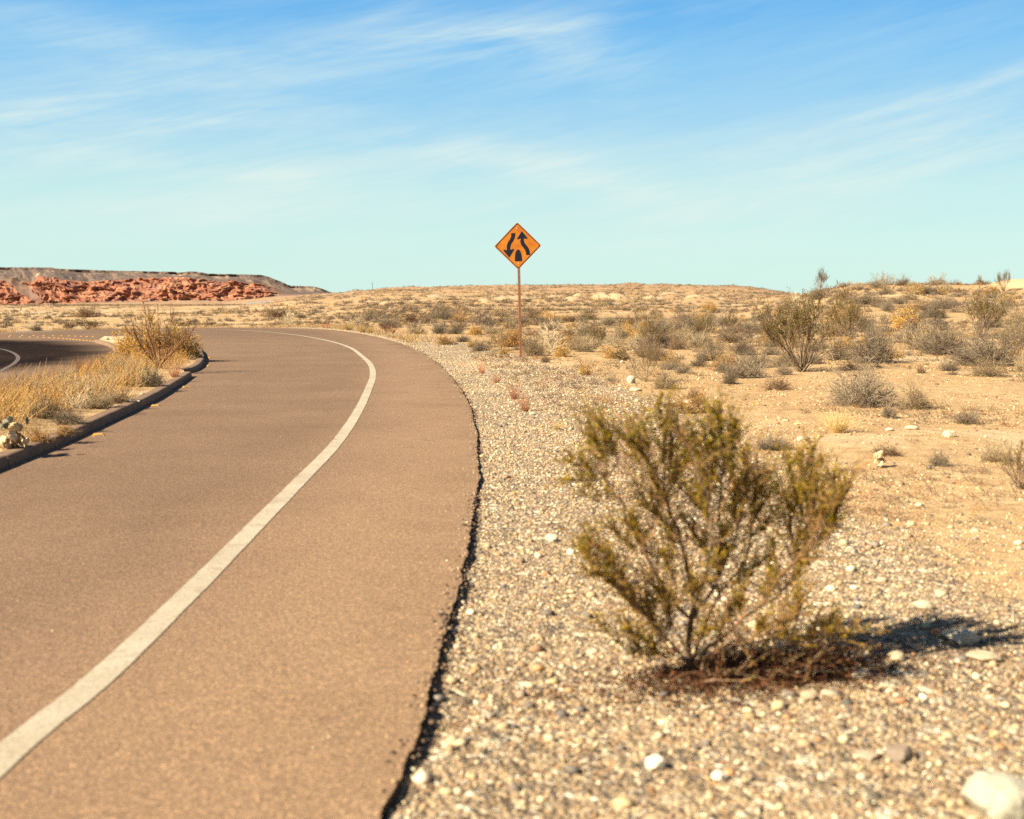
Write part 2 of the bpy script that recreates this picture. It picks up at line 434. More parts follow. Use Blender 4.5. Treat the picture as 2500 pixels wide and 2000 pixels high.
def build_road():
    b = [tuple(p) for p in EDGE_R[np.r_[0:1200:1, 1200:len(EDGE_R):6]]] + [(-160, 60), (-160, -14)]
    gx, gy = np.meshgrid(np.arange(-45, 0, .8), np.arange(-10, 75, .8)); gx = gx.ravel() + RNG.uniform(-.2, .2, gx.size); gy = gy.ravel() + RNG.uniform(-.2, .2, gy.size)
    e = edge_dist(gx, gy); k = e < -.3
    V, F = cdt(b, list(zip(gx[k], gy[k])))
    x, y = V[:, 0], V[:, 1]
    q = (np.abs((x + 22) / 10.8)) ** 1.6 * (x > -22) + (np.abs((y - 30) / 20.4)) ** 1.6
    dark = 1 - sstep(.80, 1.10, q + .06 * fbm(x * .7, y * .7, 71, 3))
    dark = dark * (x < -8)
    inner = (np.abs((x + 22) / 6.5)) ** 1.7 * (x > -22) + (np.abs((y - 30) / 13)) ** 1.7
    dark = dark * (.86 + .14 * sstep(.7, 1.4, inner))
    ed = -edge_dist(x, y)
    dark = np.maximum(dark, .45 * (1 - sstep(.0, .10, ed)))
    light = (1 - sstep(.9, 1.9, ed + .25 * fbm(x * .6, y * .3, 83, 3))) * (.35 + .4 * (1 - sstep(12, 50, y))) + .22 * (1 - sstep(3, 12, y))
    light = np.clip(light + .1 * fbm(x * .5, y * .12, 81, 3), 0, 1)
    far = sstep(45, 60, y)
    trk = np.exp(-((ed - 2.35) / .38) ** 2) + np.exp(-((ed - 4.0) / .38) ** 2); dark = np.maximum(dark, .10 * trk * (.6 + .6 * fbm(x * .3, y * .15, 84, 3)))
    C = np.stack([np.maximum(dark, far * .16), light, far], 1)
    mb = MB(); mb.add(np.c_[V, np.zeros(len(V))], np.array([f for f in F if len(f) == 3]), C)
    # broken edge face going down to the verge, jagged
    P = EDGE_R[:]; n = len(P)
    lo = P + EN * (.012 + .014 * fbm(sE * 14, sE * 0, 91, 3))[:, None]
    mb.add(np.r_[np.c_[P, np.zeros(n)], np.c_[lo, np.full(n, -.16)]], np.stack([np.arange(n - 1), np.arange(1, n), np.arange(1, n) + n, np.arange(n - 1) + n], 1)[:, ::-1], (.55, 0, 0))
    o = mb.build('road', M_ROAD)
    return tag(o, 'brownish worn asphalt road curving away around the planted island', 'road', kind='structure')
build_road()

def ribbon(name, path, w, z, mat, label, cat='line', jit=.004):
    P = spline(path, .05); nn = normals2(P); s = np.arange(len(P)) * .05
    a = P + nn * (w / 2 + jit * fbm(s * 7, s * 0, 3, 3))[:, None]; b = P - nn * (w / 2 + jit * fbm(s * 7, s * 0 + 9, 4, 3))[:, None]
    n = len(P); mb = MB()
    mb.add(np.r_[np.c_[a, np.full(n, z)], np.c_[b, np.full(n, z)]], np.stack([np.arange(n - 1), np.arange(1, n), np.arange(1, n) + n, np.arange(n - 1) + n], 1))
    o = mb.build(name, mat); return tag(o, label, cat, kind='structure')
LINE_PX = [(0, 1855), (226, 1672), (464, 1446), (649, 1259), (735, 1172), (810, 1095), (846, 1049), (879, 995), (900, 949), (910.6, 915.5), (904, 890),
           (883.5, 869.6), (854, 849), (800, 832), (709.6, 816.5), (626, 808.9), (542, 805), (451, 803.8), (292, 805.5), (146, 809), (0, 815), (-200, 825)]
ribbon('road_markings', [(-1.75, -6), (-1.6, .5)] + [plane(*p) for p in LINE_PX], .135, .004, M_PAINT, 'solid off-white edge line sweeping around the bend')
ribbon('road_markings', [plane(*p) for p in [(-200, 846), (-80, 846), (-30, 848), (0, 852), (28, 860), (44, 872), (36, 886), (0, 907), (-80, 945), (-220, 1010)]], .11, .004, M_PAINT2, 'thin faded arc line on the dark inner asphalt')

# ------------------------------------------------------------------ island with kerbs
KH = .11
kerbA = [(-4.3, -10), (-4.35, 0), (-4.5, 6)] + [plane(*p, KH) for p in [(0, 1117), (75, 1089), (167, 1054), (264, 1011), (348, 975), (398, 950), (467.5, 906.6)]]
kerbB = [plane(*p, KH) for p in [(445, 901), (468, 897), (484, 890), (498, 874.6), (496, 860), (488, 849.6), (462, 840), (420, 833), (370, 826)]]
kerbC = [plane(*p, KH) for p in [(231, 829.5), (262, 838), (278, 849.6), (274, 861), (259, 876), (225, 893), (150, 912), (60, 938), (0, 958), (-160, 1010)]] + [(-8.6, 10), (-8.2, 0), (-8, -10)]
def kerb(path, flip, label, w=.17):
    P = spline(path, .12); nn = normals2(P) * (-1 if flip else 1); n = len(P)
    s = np.arange(n) * .12
    wob = .012 * fbm(s * .7, s * 0, 13, 3); nn_ = nn
    prof = [(-.012, -.12), (-.008, .0), (0.0, KH - .028), (.012, KH - .008), (.032, KH), (w - .02, KH + .002), (w, KH - .012), (w + .003, -.1)]
    V = []
    for off, z in prof:
        q = P + nn_ * (off + wob[:, None]); V.append(np.c_[q, np.full(n, z) + .006 * fbm(s * 1.3, s * 0 + 4, 14, 3)])
    V = np.stack(V, 1)  # n,k,3
    k = len(prof); mb = MB(); T = unit(np.gradient(P, axis=0)); L = 25
    for a0 in range(0, n - 1, L):                       # cast lengths with an open joint between them
        a1 = min(a0 + L, n - 1)
        if a1 - a0 < 2: continue
        W = V[a0:a1 + 1].copy(); W[0, :, :2] += T[a0] * .010; W[-1, :, :2] -= T[a1] * .010
        W[:, :, 2] += RNG.normal(0, .003); m = len(W); idx = np.arange(m * k).reshape(m, k)
        F = np.stack([idx[:-1, :-1], idx[1:, :-1], idx[1:, 1:], idx[:-1, 1:]], -1).reshape(-1, 4)
        if flip: F = F[:, ::-1]
        mb.add(W.reshape(-1, 3), F); base_i = mb.n - m * k
        for row, fl in ((0, flip), (m - 1, not flip)):
            mb.f.append(base_i + (idx[row][None, :] if fl else idx[row][None, ::-1]))
    o = mb.build('kerb', M_KERB)
    return tag(o, label, 'kerb', kind='structure')
kerb(kerbA, True, 'long weathered concrete kerb along the near side of the grassy island')
kerb(kerbB, True, 'short offset kerb piece wrapping the rounded nose of the island')
kerb(kerbC, True, 'pale sunlit kerb curving beside the dark inner asphalt')

def off(P, d): 
    P = np.array(P); return P + normals2(P) * d
pA = off(spline(kerbA, .4), -.14); pB = off(spline(kerbB, .4), -.14); pC = off(spline(kerbC, .4), -.14)
ISL = np.concatenate([pA, pB[1:], [plane(330, 823, .1), plane(270, 824, .1)], pC])
def island_z(x, y):
    d = np.full(np.shape(x), 9.0)
    for q in ISL[::1]: d = np.minimum(d, np.hypot(x - q[0], y - q[1]))
    return KH - .015 + .10 * sstep(.1, 1.6, d) + .02 * fbm(x * 2, y * 2, 15, 3) * sstep(0, .4, d), d
def build_island():
    gx, gy = np.meshgrid(np.arange(-20, -3.5, .18), np.arange(-10, 54, .22)); gx = gx.ravel() + RNG.uniform(-.06, .06, gx.size); gy = gy.ravel() + RNG.uniform(-.06, .06, gy.size)
    ins = inside(ISL, gx, gy); gx, gy = gx[ins], gy[ins]; z, d = island_z(gx, gy); k = d > .12
    V, F = cdt([tuple(p) for p in ISL], list(zip(gx[k], gy[k])))
    z, d = island_z(V[:, 0], V[:, 1])
    ch = .5 * sstep(34, 42, V[:, 1]) + .2
    mb = MB(); mb.add(np.c_[V, z], np.array([f for f in F if len(f) == 3]), np.stack([.3 + 0 * z, ch, 0 * z], 1))
    # skirt at the open back edge
    n = len(ISL); zb, _ = island_z(ISL[:, 0], ISL[:, 1])
    mb.add(np.r_[np.c_[ISL, zb], np.c_[ISL * 1.0, np.full(n, -.1)]], np.stack([np.arange(n), (np.arange(n) + 1) % n, (np.arange(n) + 1) % n + n, np.arange(n) + n], 1), (.3, .4, 0))
    o = mb.build('island_ground', M_GROUND, smooth=True)
    return tag(o, 'raised sandy soil of the median island inside the kerbs', 'ground', kind='structure')
build_island()
def on_island(px, py):
    x, y = plane(px, py, .17); z, _ = island_z(np.array([x]), np.array([y])); return np.array([x, y, float(z[0]) - .005])

# ------------------------------------------------------------------ loose stones
_ph = (1 + 5 ** .5) / 2
ICO_V = unit(np.array([(-1, _ph, 0), (1, _ph, 0), (-1, -_ph, 0), (1, -_ph, 0), (0, -1, _ph), (0, 1, _ph), (0, -1, -_ph), (0, 1, -_ph), (_ph, 0, -1), (_ph, 0, 1), (-_ph, 0, -1), (-_ph, 0, 1)], float))
ICO_F = np.array([(0, 11, 5), (0, 5, 1), (0, 1, 7), (0, 7, 10), (0, 10, 11), (1, 5, 9), (5, 11, 4), (11, 10, 2), (10, 7, 6), (7, 1, 8), (3, 9, 4), (3, 4, 2), (3, 2, 6), (3, 6, 8), (3, 8, 9), (4, 9, 5), (2, 4, 11), (6, 2, 10), (8, 6, 7), (9, 8, 1)])
STONE = [(.50, .40, .27), (.44, .33, .20), (.35, .25, .15), (.56, .47, .33), (.26, .18, .12), (.17, .145, .13), (.40, .33, .25), (.68, .59, .43), (.11, .10, .10), (.15, .13, .125), (.37, .21, .11), (.46, .37, .24), (.27, .23, .20), (.32, .215, .13), (.48, .37, .235), (.40, .29, .175)]
def stones(name, x, y, s, label, seed, cols=STONE, on=None, smooth=True):
    rng = np.random.default_rng(seed); N = len(x)
    smooth = seed != 8
    z = zt(x, y) if on is None else on(x, y)
    V = ICO_V[None] * rng.uniform(.72, 1.25, (N, 12, 1)); sc = rng.uniform(.65, 1.2, (N, 1, 3)) * np.array([1, 1, .6]); V = V * sc * (s / 2)[:, None, None]
    a = rng.uniform(0, 6.28, N); c, q = np.cos(a)[:, None], np.sin(a)[:, None]
    X = V[..., 0] * c - V[..., 1] * q; Y = V[..., 0] * q + V[..., 1] * c
    V = np.stack([X + x[:, None], Y + y[:, None], V[..., 2] + (z + s * .12)[:, None]], -1)
    C = np.clip(pick(rng, cols, N, .2) * 1.22, 0, .85)
    mb = MB(); mb.add(V.reshape(-1, 3), (ICO_F[None] + (np.arange(N) * 12)[:, None, None]).reshape(-1, 3), np.repeat(C, 12, 0))
    o = mb.build(name, M_STONE, smooth=smooth); return tag(o, label, 'gravel', kind='stuff')

def scatter_area(rng, n, y0, y1, px0=-80, px1=2600, power=1.0):
    """random points in the ground wedge the photo looks over"""
    y = (y0 ** (2 * power) + rng.uniform(0, 1, n) * (y1 ** (2 * power) - y0 ** (2 * power))) ** (1 / (2 * power))
    x = (rng.uniform(px0, px1, n) - 1250) / FPX * y
    return x, y
def build_gravel():
    rng = np.random.default_rng(3)
    XS, YS, SS = [], [], []
    for (y0, y1, dens, smin, smed, smax) in [(2.3, 8, 2700, .005, .0115, .034), (2.3, 8, 26, .03, .045, .07), (8, 15, 1100, .009, .0155, .036), (8, 15, 5, .035, .05, .08), (15, 34, 230, .015, .023, .05), (34, 62, 30, .03, .04, .07)]:
        area = (2700 / FPX) * (y1 ** 2 - y0 ** 2) / 2; n = int(area * dens)
        x, y = scatter_area(rng, n, y0, y1)
        e = edge_dist(x, y)
        gw = np.interp(y, [0, 6, 12, 20, 32, 60], [5.5, 3.4, 3.3, 3.4, 3.2, 1.6])
        p = np.where(e > .015, 1 - sstep(gw * .5, gw * 1.25, e + .5 * fbm(x * .9, y * .9, 51, 3)), 0)
        pf = np.maximum(p, (.85 - .5 * sstep(1.2, 2.6, x + .5 * fbm(x * 1.2, y * 1.2, 57, 3))) * (1 - sstep(3.6, 6.5, y)) * (e > .015)); p = np.maximum(pf, .05 * (e > .1))
        cl = .55 + .75 * (fbm(x * 1.3, y * 1.3, 53, 3) + .4)
        k = rng.uniform(0, 1, n) < p * cl
        x, y = x[k], y[k]; s = np.clip(rng.lognormal(math.log(smed), .38, len(x)), smin, smax)
        XS.append(x); YS.append(y); SS.append(s)
    x = np.concatenate(XS); y = np.concatenate(YS); s = np.concatenate(SS)
    print('stones', len(x))
    stones('gravel', x, y, s, 'mixed cream, tan and grey gravel covering the verge beside the asphalt', 5)
    # fine grains that spilled onto the asphalt edge
    k = rng.integers(200, 1700, 3000); d = -np.abs(rng.normal(0, .10, 3000)) ** 1.3 - .004
    q = EDGE[k] + EN[k] * d[:, None]
    stones('gravel', q[:, 0], q[:, 1], rng.lognormal(math.log(.0075), .45, 3000), 'fine gravel grains spilled along the asphalt edge', 6, on=lambda a, b: a * 0)
    # crumbled asphalt lumps lying along and under the broken edge
    for cnt, lo, md, lab in ((9500, .0, .014, 'dark crumbled asphalt bits along the broken road edge'),):
        k = rng.integers(250, 1500, cnt); g = rng.uniform(0, 1, cnt) < sstep(-.5, .35, fbm(k * .035, k * 0., 49, 3)); k = k[g]; cnt = len(k)
        d = rng.normal(.018, .036, cnt); q = EDGE_R[k] + EN[k] * d[:, None]; sz = np.clip(rng.lognormal(math.log(md), .4, cnt), .005, .04)
        zz = np.where(d < 0.004, 0.0, zt(q[:, 0] + EN[k][:, 0] * .05, q[:, 1] + EN[k][:, 1] * .05)); zz = np.where((d > .004) & (d < .03), -.012 - rng.uniform(0, .02, cnt), zz)
        stones('gravel', q[:, 0], q[:, 1], sz, lab, 16, on=lambda a, b: zz, cols=[(.16, .105, .075), (.10, .07, .055), (.21, .145, .10), (.07, .05, .045), (.26, .19, .13)])
    x = rng.uniform(-9, 0, 700); y = 3 + 30 * rng.uniform(0, 1, 700); e = edge_dist(x, y); ok = (e < -.05) & (rng.uniform(0, 1, 700) < np.exp(e / 1.2)); ok &= ~inside(ISL, x, y)
    stones('gravel', x[ok], y[ok], np.clip(rng.lognormal(math.log(.011), .4, ok.sum()), .005, .03), 'stray pale stones lying on the asphalt', 17, on=lambda a, b: a * 0)
    # clods over the sand
    x, y = scatter_area(rng, 80000, 9, 75, 1150, 2600, .68); e = edge_dist(x, y); k = (e > .6) & (fbm(x * .8, y * .8, 55, 3) > -.05)
    stones('gravel', x[k], y[k], np.clip(rng.lognormal(math.log(.017), .55, k.sum()), .007, .085), 'scattered pale clods and stones over the open sand', 8,
           cols=[(.52, .37, .21), (.44, .30, .17), (.58, .44, .28), (.30, .19, .11), (.22, .14, .09), (.48, .34, .19), (.16, .10, .07)])
    x = rng.uniform(-19, -4, 9000); y = rng.uniform(7, 52, 9000); k = inside(ISL, x, y); x, y = x[k], y[k]; z, d = island_z(x, y); k = d > .05
    stones('gravel', x[k], y[k], np.clip(rng.lognormal(math.log(.018), .5, k.sum()), .008, .07), 'small stones and clods on the island soil', 9, on=lambda a, b: island_z(a, b)[0],
           cols=[(.50, .37, .23), (.42, .29, .17), (.58, .46, .32), (.30, .19, .11)])
build_gravel()

# ------------------------------------------------------------------ rocks
def ico(sub):
    V = ICO_V.copy(); F = ICO_F.copy()
    for _ in range(sub):
        ed = {}; nf = []; V = list(map(tuple, V))
        def mid(a, b):
            k = (min(a, b), max(a, b))
            if k not in ed:
                m = np.array(V[a]) + np.array(V[b]); V.append(tuple(m / np.linalg.norm(m))); ed[k] = len(V) - 1
            return ed[k]
        for a, b, c in F:
            x, y, z = mid(a, b), mid(b, c), mid(c, a); nf += [(a, x, z), (b, y, x), (c, z, y), (x, y, z)]
        V = np.array(V); F = np.array(nf)
    return V, F
IV4, IF4 = ico(4)
def lump(seed, dims, rough=.25, facets=6):
    rng = np.random.default_rng(seed); V = IV4.copy()
    for _ in range(facets):
        n = unit(rng.normal(0, 1, 3)); d = rng.uniform(.55, .85); h = V @ n; V = V - np.maximum(h - d, 0)[:, None] * n * .85
    r = 1 + rough * (fbm(V[:, 0] * 1.7 + seed, V[:, 1] * 1.7 + V[:, 2] * 1.3, seed, 5)) * .6
    V = V * r[:, None] * np.array(dims) / 2
    a = rng.uniform(0, 6.28); c, s = math.cos(a), math.sin(a)
    return V
def rock(px, py, wpx, hr, col, label, seed, sink=.25, on=None, name='rock', group=None):
    p = at(px, py) if on is None else on(px, py)
    w = wpx / FPX * math.hypot(p[1], 0)
    V = lump(seed, (w, w * .85, w * hr)); 
    c = np.array(col) * (1 + .15 * fbm(V[:, 0] / w * 4, V[:, 2] / w * 4 + 3, seed, 3))[:, None]
    V = V + np.array([0, 0, w * hr * (.5 - sink)])
    mb = MB(); mb.add(V, IF4, c.astype(np.float32)); o = mb.build(name, M_ROCK, smooth=True)
    o.location = p; return tag(o, label, 'rock', group)
WH = (.56, .51, .40); CR = (.62, .52, .36); GR = (.30, .235, .18)
rock(2440, 1985, 190, .72, (.44, .42, .345), 'large smooth white boulder resting on gravel nearest the viewer', 1)
rock(1601, 1880, 56, .8, (.82, .78, .66), 'round white pebble alone on the gravel below the green bush', 2, .15)
rock(1757, 1905, 40, .75, (.82, .78, .68), 'smaller white pebble beside the round one on the gravel', 3, .15)
rock(2190, 1850, 78, .62, (.25, .20, .165), 'brown-grey cobble half buried in the gravel with a dark shaded end', 4)
rock(2120, 1850, 70, .3, (.42, .34, .26), 'flat dusty stone touching the brown-grey cobble', 41)
rock(1972, 1712, 46, .75, (.5, .42, .3), 'tan cobble at the edge of the leaf litter', 5)
rock(2095, 1652, 66, .4, (.58, .50, .38), 'flat cream slab stone at the end of the litter patch', 6)
rock(2345, 1565, 90, .42, (.66, .60, .46), 'broad pale stone beside the tip of the bush shadow', 7)
rock(2255, 1487, 48, .6, (.60, .50, .36), 'cream cobble lying within the bush shadow', 8)
rock(2190, 1612, 44, .7, (.52, .42, .29), 'tan cobble between the litter and the broad pale stone', 9)
rock(2400, 1610, 86, .3, (.5, .42, .3), 'low flat tan stone in front of the broad pale stone', 10)
rock(1348, 1320, 34, .7, WH, 'white stone near the asphalt edge on coarse gravel', 11)
rock(1541, 936, 25, 1.0, WH, 'squarish white rock at the foot of the spindly brown bush', 12)
rock(1514, 952, 12, .7, WH, 'small white stone beside the squarish white rock', 13)
rock(1552, 955, 28, .5, CR, 'sloping cream rock just in front of the squarish white rock', 14)
rock(1519, 886, 11, .8, WH, 'little white stone at the base of the dark prickly clump', 15)
rock(1955, 1076, 27, .6, WH, 'bright white rock beside the dry grass tuft', 16)
rock(1640, 985, 34, .4, WH, 'flat white rock pair member behind the green bush crown', 17)
rock(1683, 984, 22, .45, WH, 'rounded white rock beside a small dark shrub behind the green bush', 18)
rock(2318, 1066, 32, .7, CR, 'craggy cream rock on the open sand', 19)
rock(2225, 1048, 36, .35, CR, 'low pale ledge of rock on the open sand', 20)
rock(2172, 1052, 22, .45, CR, 'small pale rock at the end of the low ledge', 21)
rock(1780, 1230, 24, .6, CR, 'cream stone seen through the top of the green bush', 22)
rock(2075, 1350, 26, .8, WH, 'white stone beyond the outer branch of the green bush', 23)
rock(1300, 1013, 15, .6, WH, 'small white stone among the red weeds on the verge', 24)
rock(347, 953, 14, .5, CR, 'cream stone on the island soil behind the litter scraps', 25, on=on_island)
rock(257, 967, 10, .5, CR, 'small tan stone on the island soil near the paper scraps', 26, on=on_island)
rock(260, 826, 16, .6, WH, 'pale rock at the far corner of the island', 27, on=on_island)
rock(1222, 874, 10, .8, (.12, .09, .07), 'small dark stone on the gravel near the sign post', 28)
rock(2000, 1066, 11, .6, (.6, .42, .2), 'small ochre stone against the dry grass tuft', 29)

# ------------------------------------------------------------------ shrub generators (unit width, unit height)
GREY = [(.20, .158, .118), (.27, .218, .158), (.15, .118, .092), (.34, .28, .205), (.23, .19, .145)]
TAN = [(.42, .32, .19), (.34, .25, .145), (.52, .42, .26), (.25, .18, .11)]
PALE = [(.58, .50, .36), (.50, .42, .30), (.66, .58, .44), (.40, .33, .23)]
BROWN = [(.20, .125, .075), (.27, .175, .105), (.15, .095, .06)]
GOLD = [(.66, .42, .10), (.72, .49, .16), (.52, .30, .06), (.62, .43, .17)]
ORNG = [(.50, .25, .06), (.42, .20, .05), (.55, .33, .12)]
OLIVE = [(.16, .135, .03), (.115, .105, .022), (.21, .165, .035), (.25, .175, .05), (.18, .14, .035)]
RED = [(.33, .13, .07), (.27, .10, .06), (.40, .20, .10)]

def dome(seed, tw, n0=80, n1=420, n2=600, r0=.006, H=1.0, flat=.05, ups=.15, leafc=None, nl=0, ls=.02, spread=1.0):
    rng = np.random.default_rng(seed)
    a = rng.uniform(0, 6.28, n0); el = np.arcsin(np.clip(rng.uniform(flat, 1, n0), 0, 1))
    D = np.stack([np.cos(a) * np.cos(el) * spread, np.sin(a) * np.cos(el) * spread, np.sin(el)], 1); D = unit(D)
    lobes = 1 + .22 * np.sin(a * 2 + seed) + .15 * np.sin(a * 5 + seed * 2)
    L = lobes * rng.uniform(.7, 1.02, n0) / np.sqrt((D[:, 0] ** 2 + D[:, 1] ** 2) / .25 + D[:, 2] ** 2 / H ** 2)
    S = np.c_[rng.normal(0, .035, (n0, 2)), np.full(n0, -.02)]
    P0 = grow(rng, S, D, L, 6, .02, .16)
    mb = MB(); fall = np.linspace(1, .35, 6)
    tubes(mb, P0, r0 * fall[None] * rng.uniform(.7, 1.3, (n0, 1)), pick(rng, tw, n0))
    def sub(P, n, lo, hi, lf, rad, m=4):
        i = rng.integers(0, len(P), n); t = rng.uniform(lo, hi, n) * (P.shape[1] - 1); j = np.minimum(t.astype(int), P.shape[1] - 2); f = (t - j)[:, None]
        st = P[i, j] * (1 - f) + P[i, j + 1] * f; d = unit(P[i, j + 1] - P[i, j])
        D = unit(d + rng.normal(0, .55, (n, 3)) + np.array([0, 0, ups]))
        Q = grow(rng, st, D, rng.uniform(.5, 1.2, n) * lf, m, .03, .22)
        Q[..., 2] = np.maximum(Q[..., 2], .004)
        tubes(mb, Q, rad * np.linspace(1, .4, m)[None] * rng.uniform(.7, 1.3, (n, 1)), pick(rng, tw, n)); return Q
    Q1 = sub(P0, n1, .3, .98, .2 * max(H, .6), r0 * .62)
    Q2 = sub(Q1, n2, .2, 1, .11 * max(H, .6), r0 * .5, 3)
    lb = None
    if nl:
        lb = MB(); Qs = Q2; i = rng.integers(0, len(Qs), nl); t = rng.uniform(0, 1, nl)[:, None]
        C0 = Qs[i, -2] * (1 - t) + Qs[i, -1] * t; D = unit(Qs[i, -1] - Qs[i, -2])
        leaves(lb, rng, C0, D, ls, pick(rng, leafc, nl, .2), .45)
    return mb, lb

def open_bush(seed, tw, lc, n0=16, n1=110, n2=420, nl=3800, r0=.013, ls=.022, tips=None, spread=.55, bare=.45):
    """creosote-like: few long stems fanning out, leafy only near the ends"""
    rng = np.random.default_rng(seed)
    a = np.linspace(0, 6.28, n0, endpoint=False) + rng.normal(0, .25, n0)
    out = rng.uniform(.15, 1, n0) * spread
    D = unit(np.stack([np.cos(a) * out, np.sin(a) * out, rng.uniform(.75, 1.0, n0)], 1)); L = rng.uniform(.75, 1.08, n0)
    P0 = grow(rng, np.c_[rng.normal(0, .02, (n0, 2)), np.full(n0, -.02)], D, L, 9, .012, .10)
    mb = MB(); tubes(mb, P0, r0 * np.linspace(1, .25, 9)[None] * rng.uniform(.7, 1.2, (n0, 1)), pick(rng, tw, n0), 4)
    def sub(P, n, lo, hi, lf, rad, m):
        i = rng.integers(0, len(P), n); t = rng.uniform(lo, hi, n) * (P.shape[1] - 1); j = np.minimum(t.astype(int), P.shape[1] - 2); f = (t - j)[:, None]
        st = P[i, j] * (1 - f) + P[i, j + 1] * f; d = unit(P[i, j + 1] - P[i, j])
        Q = grow(rng, st, unit(d + rng.normal(0, .38, (n, 3)) + np.array([0, 0, .12])), rng.uniform(.5, 1.2, n) * lf, m, .05, .16)
        tubes(mb, Q, rad * np.linspace(1, .35, m)[None] * rng.uniform(.7, 1.3, (n, 1)), pick(rng, tw, n)); return Q
    Q1 = sub(P0, n1, bare, .97, .28, r0 * .42, 6); Q2 = sub(Q1, n2, .25, 1, .12, r0 * .25, 4)
    lb = MB(); i = rng.integers(0, len(Q2), nl); j = rng.integers(1, Q2.shape[1] - 1, nl); t = rng.uniform(0, 1, nl)[:, None]
    keepn = vnoise(Q2[i, j, 0] * 5, Q2[i, j, 2] * 5 + Q2[i, j, 1] * 4, seed) > -.35
    i, j, t = i[keepn], j[keepn], t[keepn]
    C0 = Q2[i, j] * (1 - t) + Q2[i, j + 1] * t
    leaves(lb, rng, C0, unit(Q2[i, j + 1] - Q2[i, j]), ls, pick(rng, lc, len(i), .25), .5)
    return mb, lb

def tuft(seed, cols, n=260, r=.16, w=.008, H=1.0, droop=-.12, lean=.5):
    rng = np.random.default_rng(seed); a = rng.uniform(0, 6.28, n); rr = np.sqrt(rng.uniform(0, 1, n)) * r
    S = np.stack([np.cos(a) * rr, np.sin(a) * rr, -.01 + 0 * a], 1)
    D = unit(np.stack([np.cos(a) * rng.uniform(0, lean, n), np.sin(a) * rng.uniform(0, lean, n), np.ones(n)], 1) + rng.normal(0, .15, (n, 3)))
    P = grow(rng, S, D, H * rng.uniform(.45, 1.05, n), 5, droop, .1); P[..., 2] = np.maximum(P[..., 2], -.01)
    mb = MB(); tubes(mb, P, w * np.linspace(.6, .15, 5)[None] * rng.uniform(.6, 1.2, (n, 1)), pick(rng, cols, n, .2)); return mb, None

PROTO = {}
def proto(key, name, mbs, pname=('branches', 'foliage'), mats=None, small=None, pct=96):
    mb, lb = mbs
    A = np.concatenate(mb.v + (lb.v if lb is not None else [])); rx = np.percentile(np.hypot(A[:, 0], A[:, 1]), pct); hz = np.percentile(A[:, 2], 98)
    for q in (mb, lb):
        if q is not None: q.v = [v * np.array([.5 / rx, .5 / rx, .97 / hz], np.float32) for v in q.v]
    parts = [(pname[0], mb.build(pname[0], mats[0] if mats else M_TWIG, data_only=True))]
    if lb is not None: parts.append((pname[1], lb.build(pname[1], M_LEAF, data_only=True)))
    PROTO.setdefault(key, []).append((name, parts))

for s in range(4): proto('grey', 'grey_shrub', dome(100 + s, GREY, 130, 900, 1900, .0056, H=1.0, leafc=GREY, nl=1500, ls=.022))
for s in range(2): proto('greytan', 'tan_shrub', dome(110 + s, GREY[:3] + TAN, 120, 800, 1600, .0054, leafc=TAN, nl=1600, ls=.024))
for s in range(3): proto('gold', 'golden_shrub', dome(120 + s, TAN, 90, 420, 1000, .0055, leafc=GOLD, nl=8500, ls=.036, ups=.4))
for s in range(2): proto('orange', 'orange_shrub', dome(130 + s, TAN + BROWN, 90, 420, 800, .006, leafc=ORNG + GOLD[:1], nl=3600, ls=.036, ups=.4))
for s in range(2): proto('brown', 'brown_shrub', dome(140 + s, BROWN + GREY[:1], 80, 600, 1100, .0065, leafc=BROWN + TAN, nl=1000, ls=.028, ups=.3, flat=.15))
for s in range(2): proto('pale', 'bleached_shrub', dome(150 + s, PALE, 34, 260, 560, .0075, ups=.35, flat=.25))
for s in range(3): proto('creosote', 'creosote_bush', open_bush(160 + s, GREY[:3] + BROWN, OLIVE, 30, 260, 1200, 9500, .0095, .022, spread=1.2, bare=.55))
for s in range(2): proto('spindly', 'spindly_shrub', open_bush(170 + s, TAN + GREY, [(.28, .20, .07), (.35, .24, .08), (.22, .16, .05)], 26, 220, 800, 3000, .007, .022, spread=.8))
for s in range(2): proto('tuft', 'grass_tuft', tuft(180 + s, [(.58, .43, .20), (.50, .35, .14), (.62, .50, .28)]), pname=('blades', ''))
for s in range(2): proto('red', 'red_weed', tuft(190 + s, RED, 120, .25, .012, lean=.9, droop=0), pname=('stalks', ''))
proto('prickly', 'prickly_shrub', dome(195, BROWN + TAN, 40, 160, 200, .009, leafc=[(.12, .115, .075), (.3, .24, .13), (.2, .16, .08)], nl=1300, ls=.075, flat=.25, ups=.4))
proto('bare', 'bare_bush', open_bush(200, [(.24, .12, .075), (.31, .17, .10), (.17, .09, .06)], ORNG, 13, 170, 620, 80, .009, .02, spread=1.3, bare=.15), )

KINDNAME = {}
USED = []
LM = []
def place(key, px, py, wpx, hpx, label, cat=None, group=None, on=None, variant=None, rz=None, p=None, simple=False):
    P = (at(px, py) if on is None else on(px, py)) if p is None else p
    dist = P[1]; w = wpx / FPX * dist; h = hpx / FPX * dist
    vs = PROTO[key]; k = variant if variant is not None else len(USED) % len(vs)
    name, parts = vs[k]
    rz = RNG.uniform(0, 6.28) if rz is None else rz
    o = empty(name, P, rz, (w, w, h))
    for n, me in parts:
        c = bpy.data.objects.new(n, me); COL.objects.link(c); c.parent = o
    tag(o, label, cat or name.replace('_', ' ').replace('creosote bush', 'bush'), group)
    USED.append((P[0], P[1], w)); return o

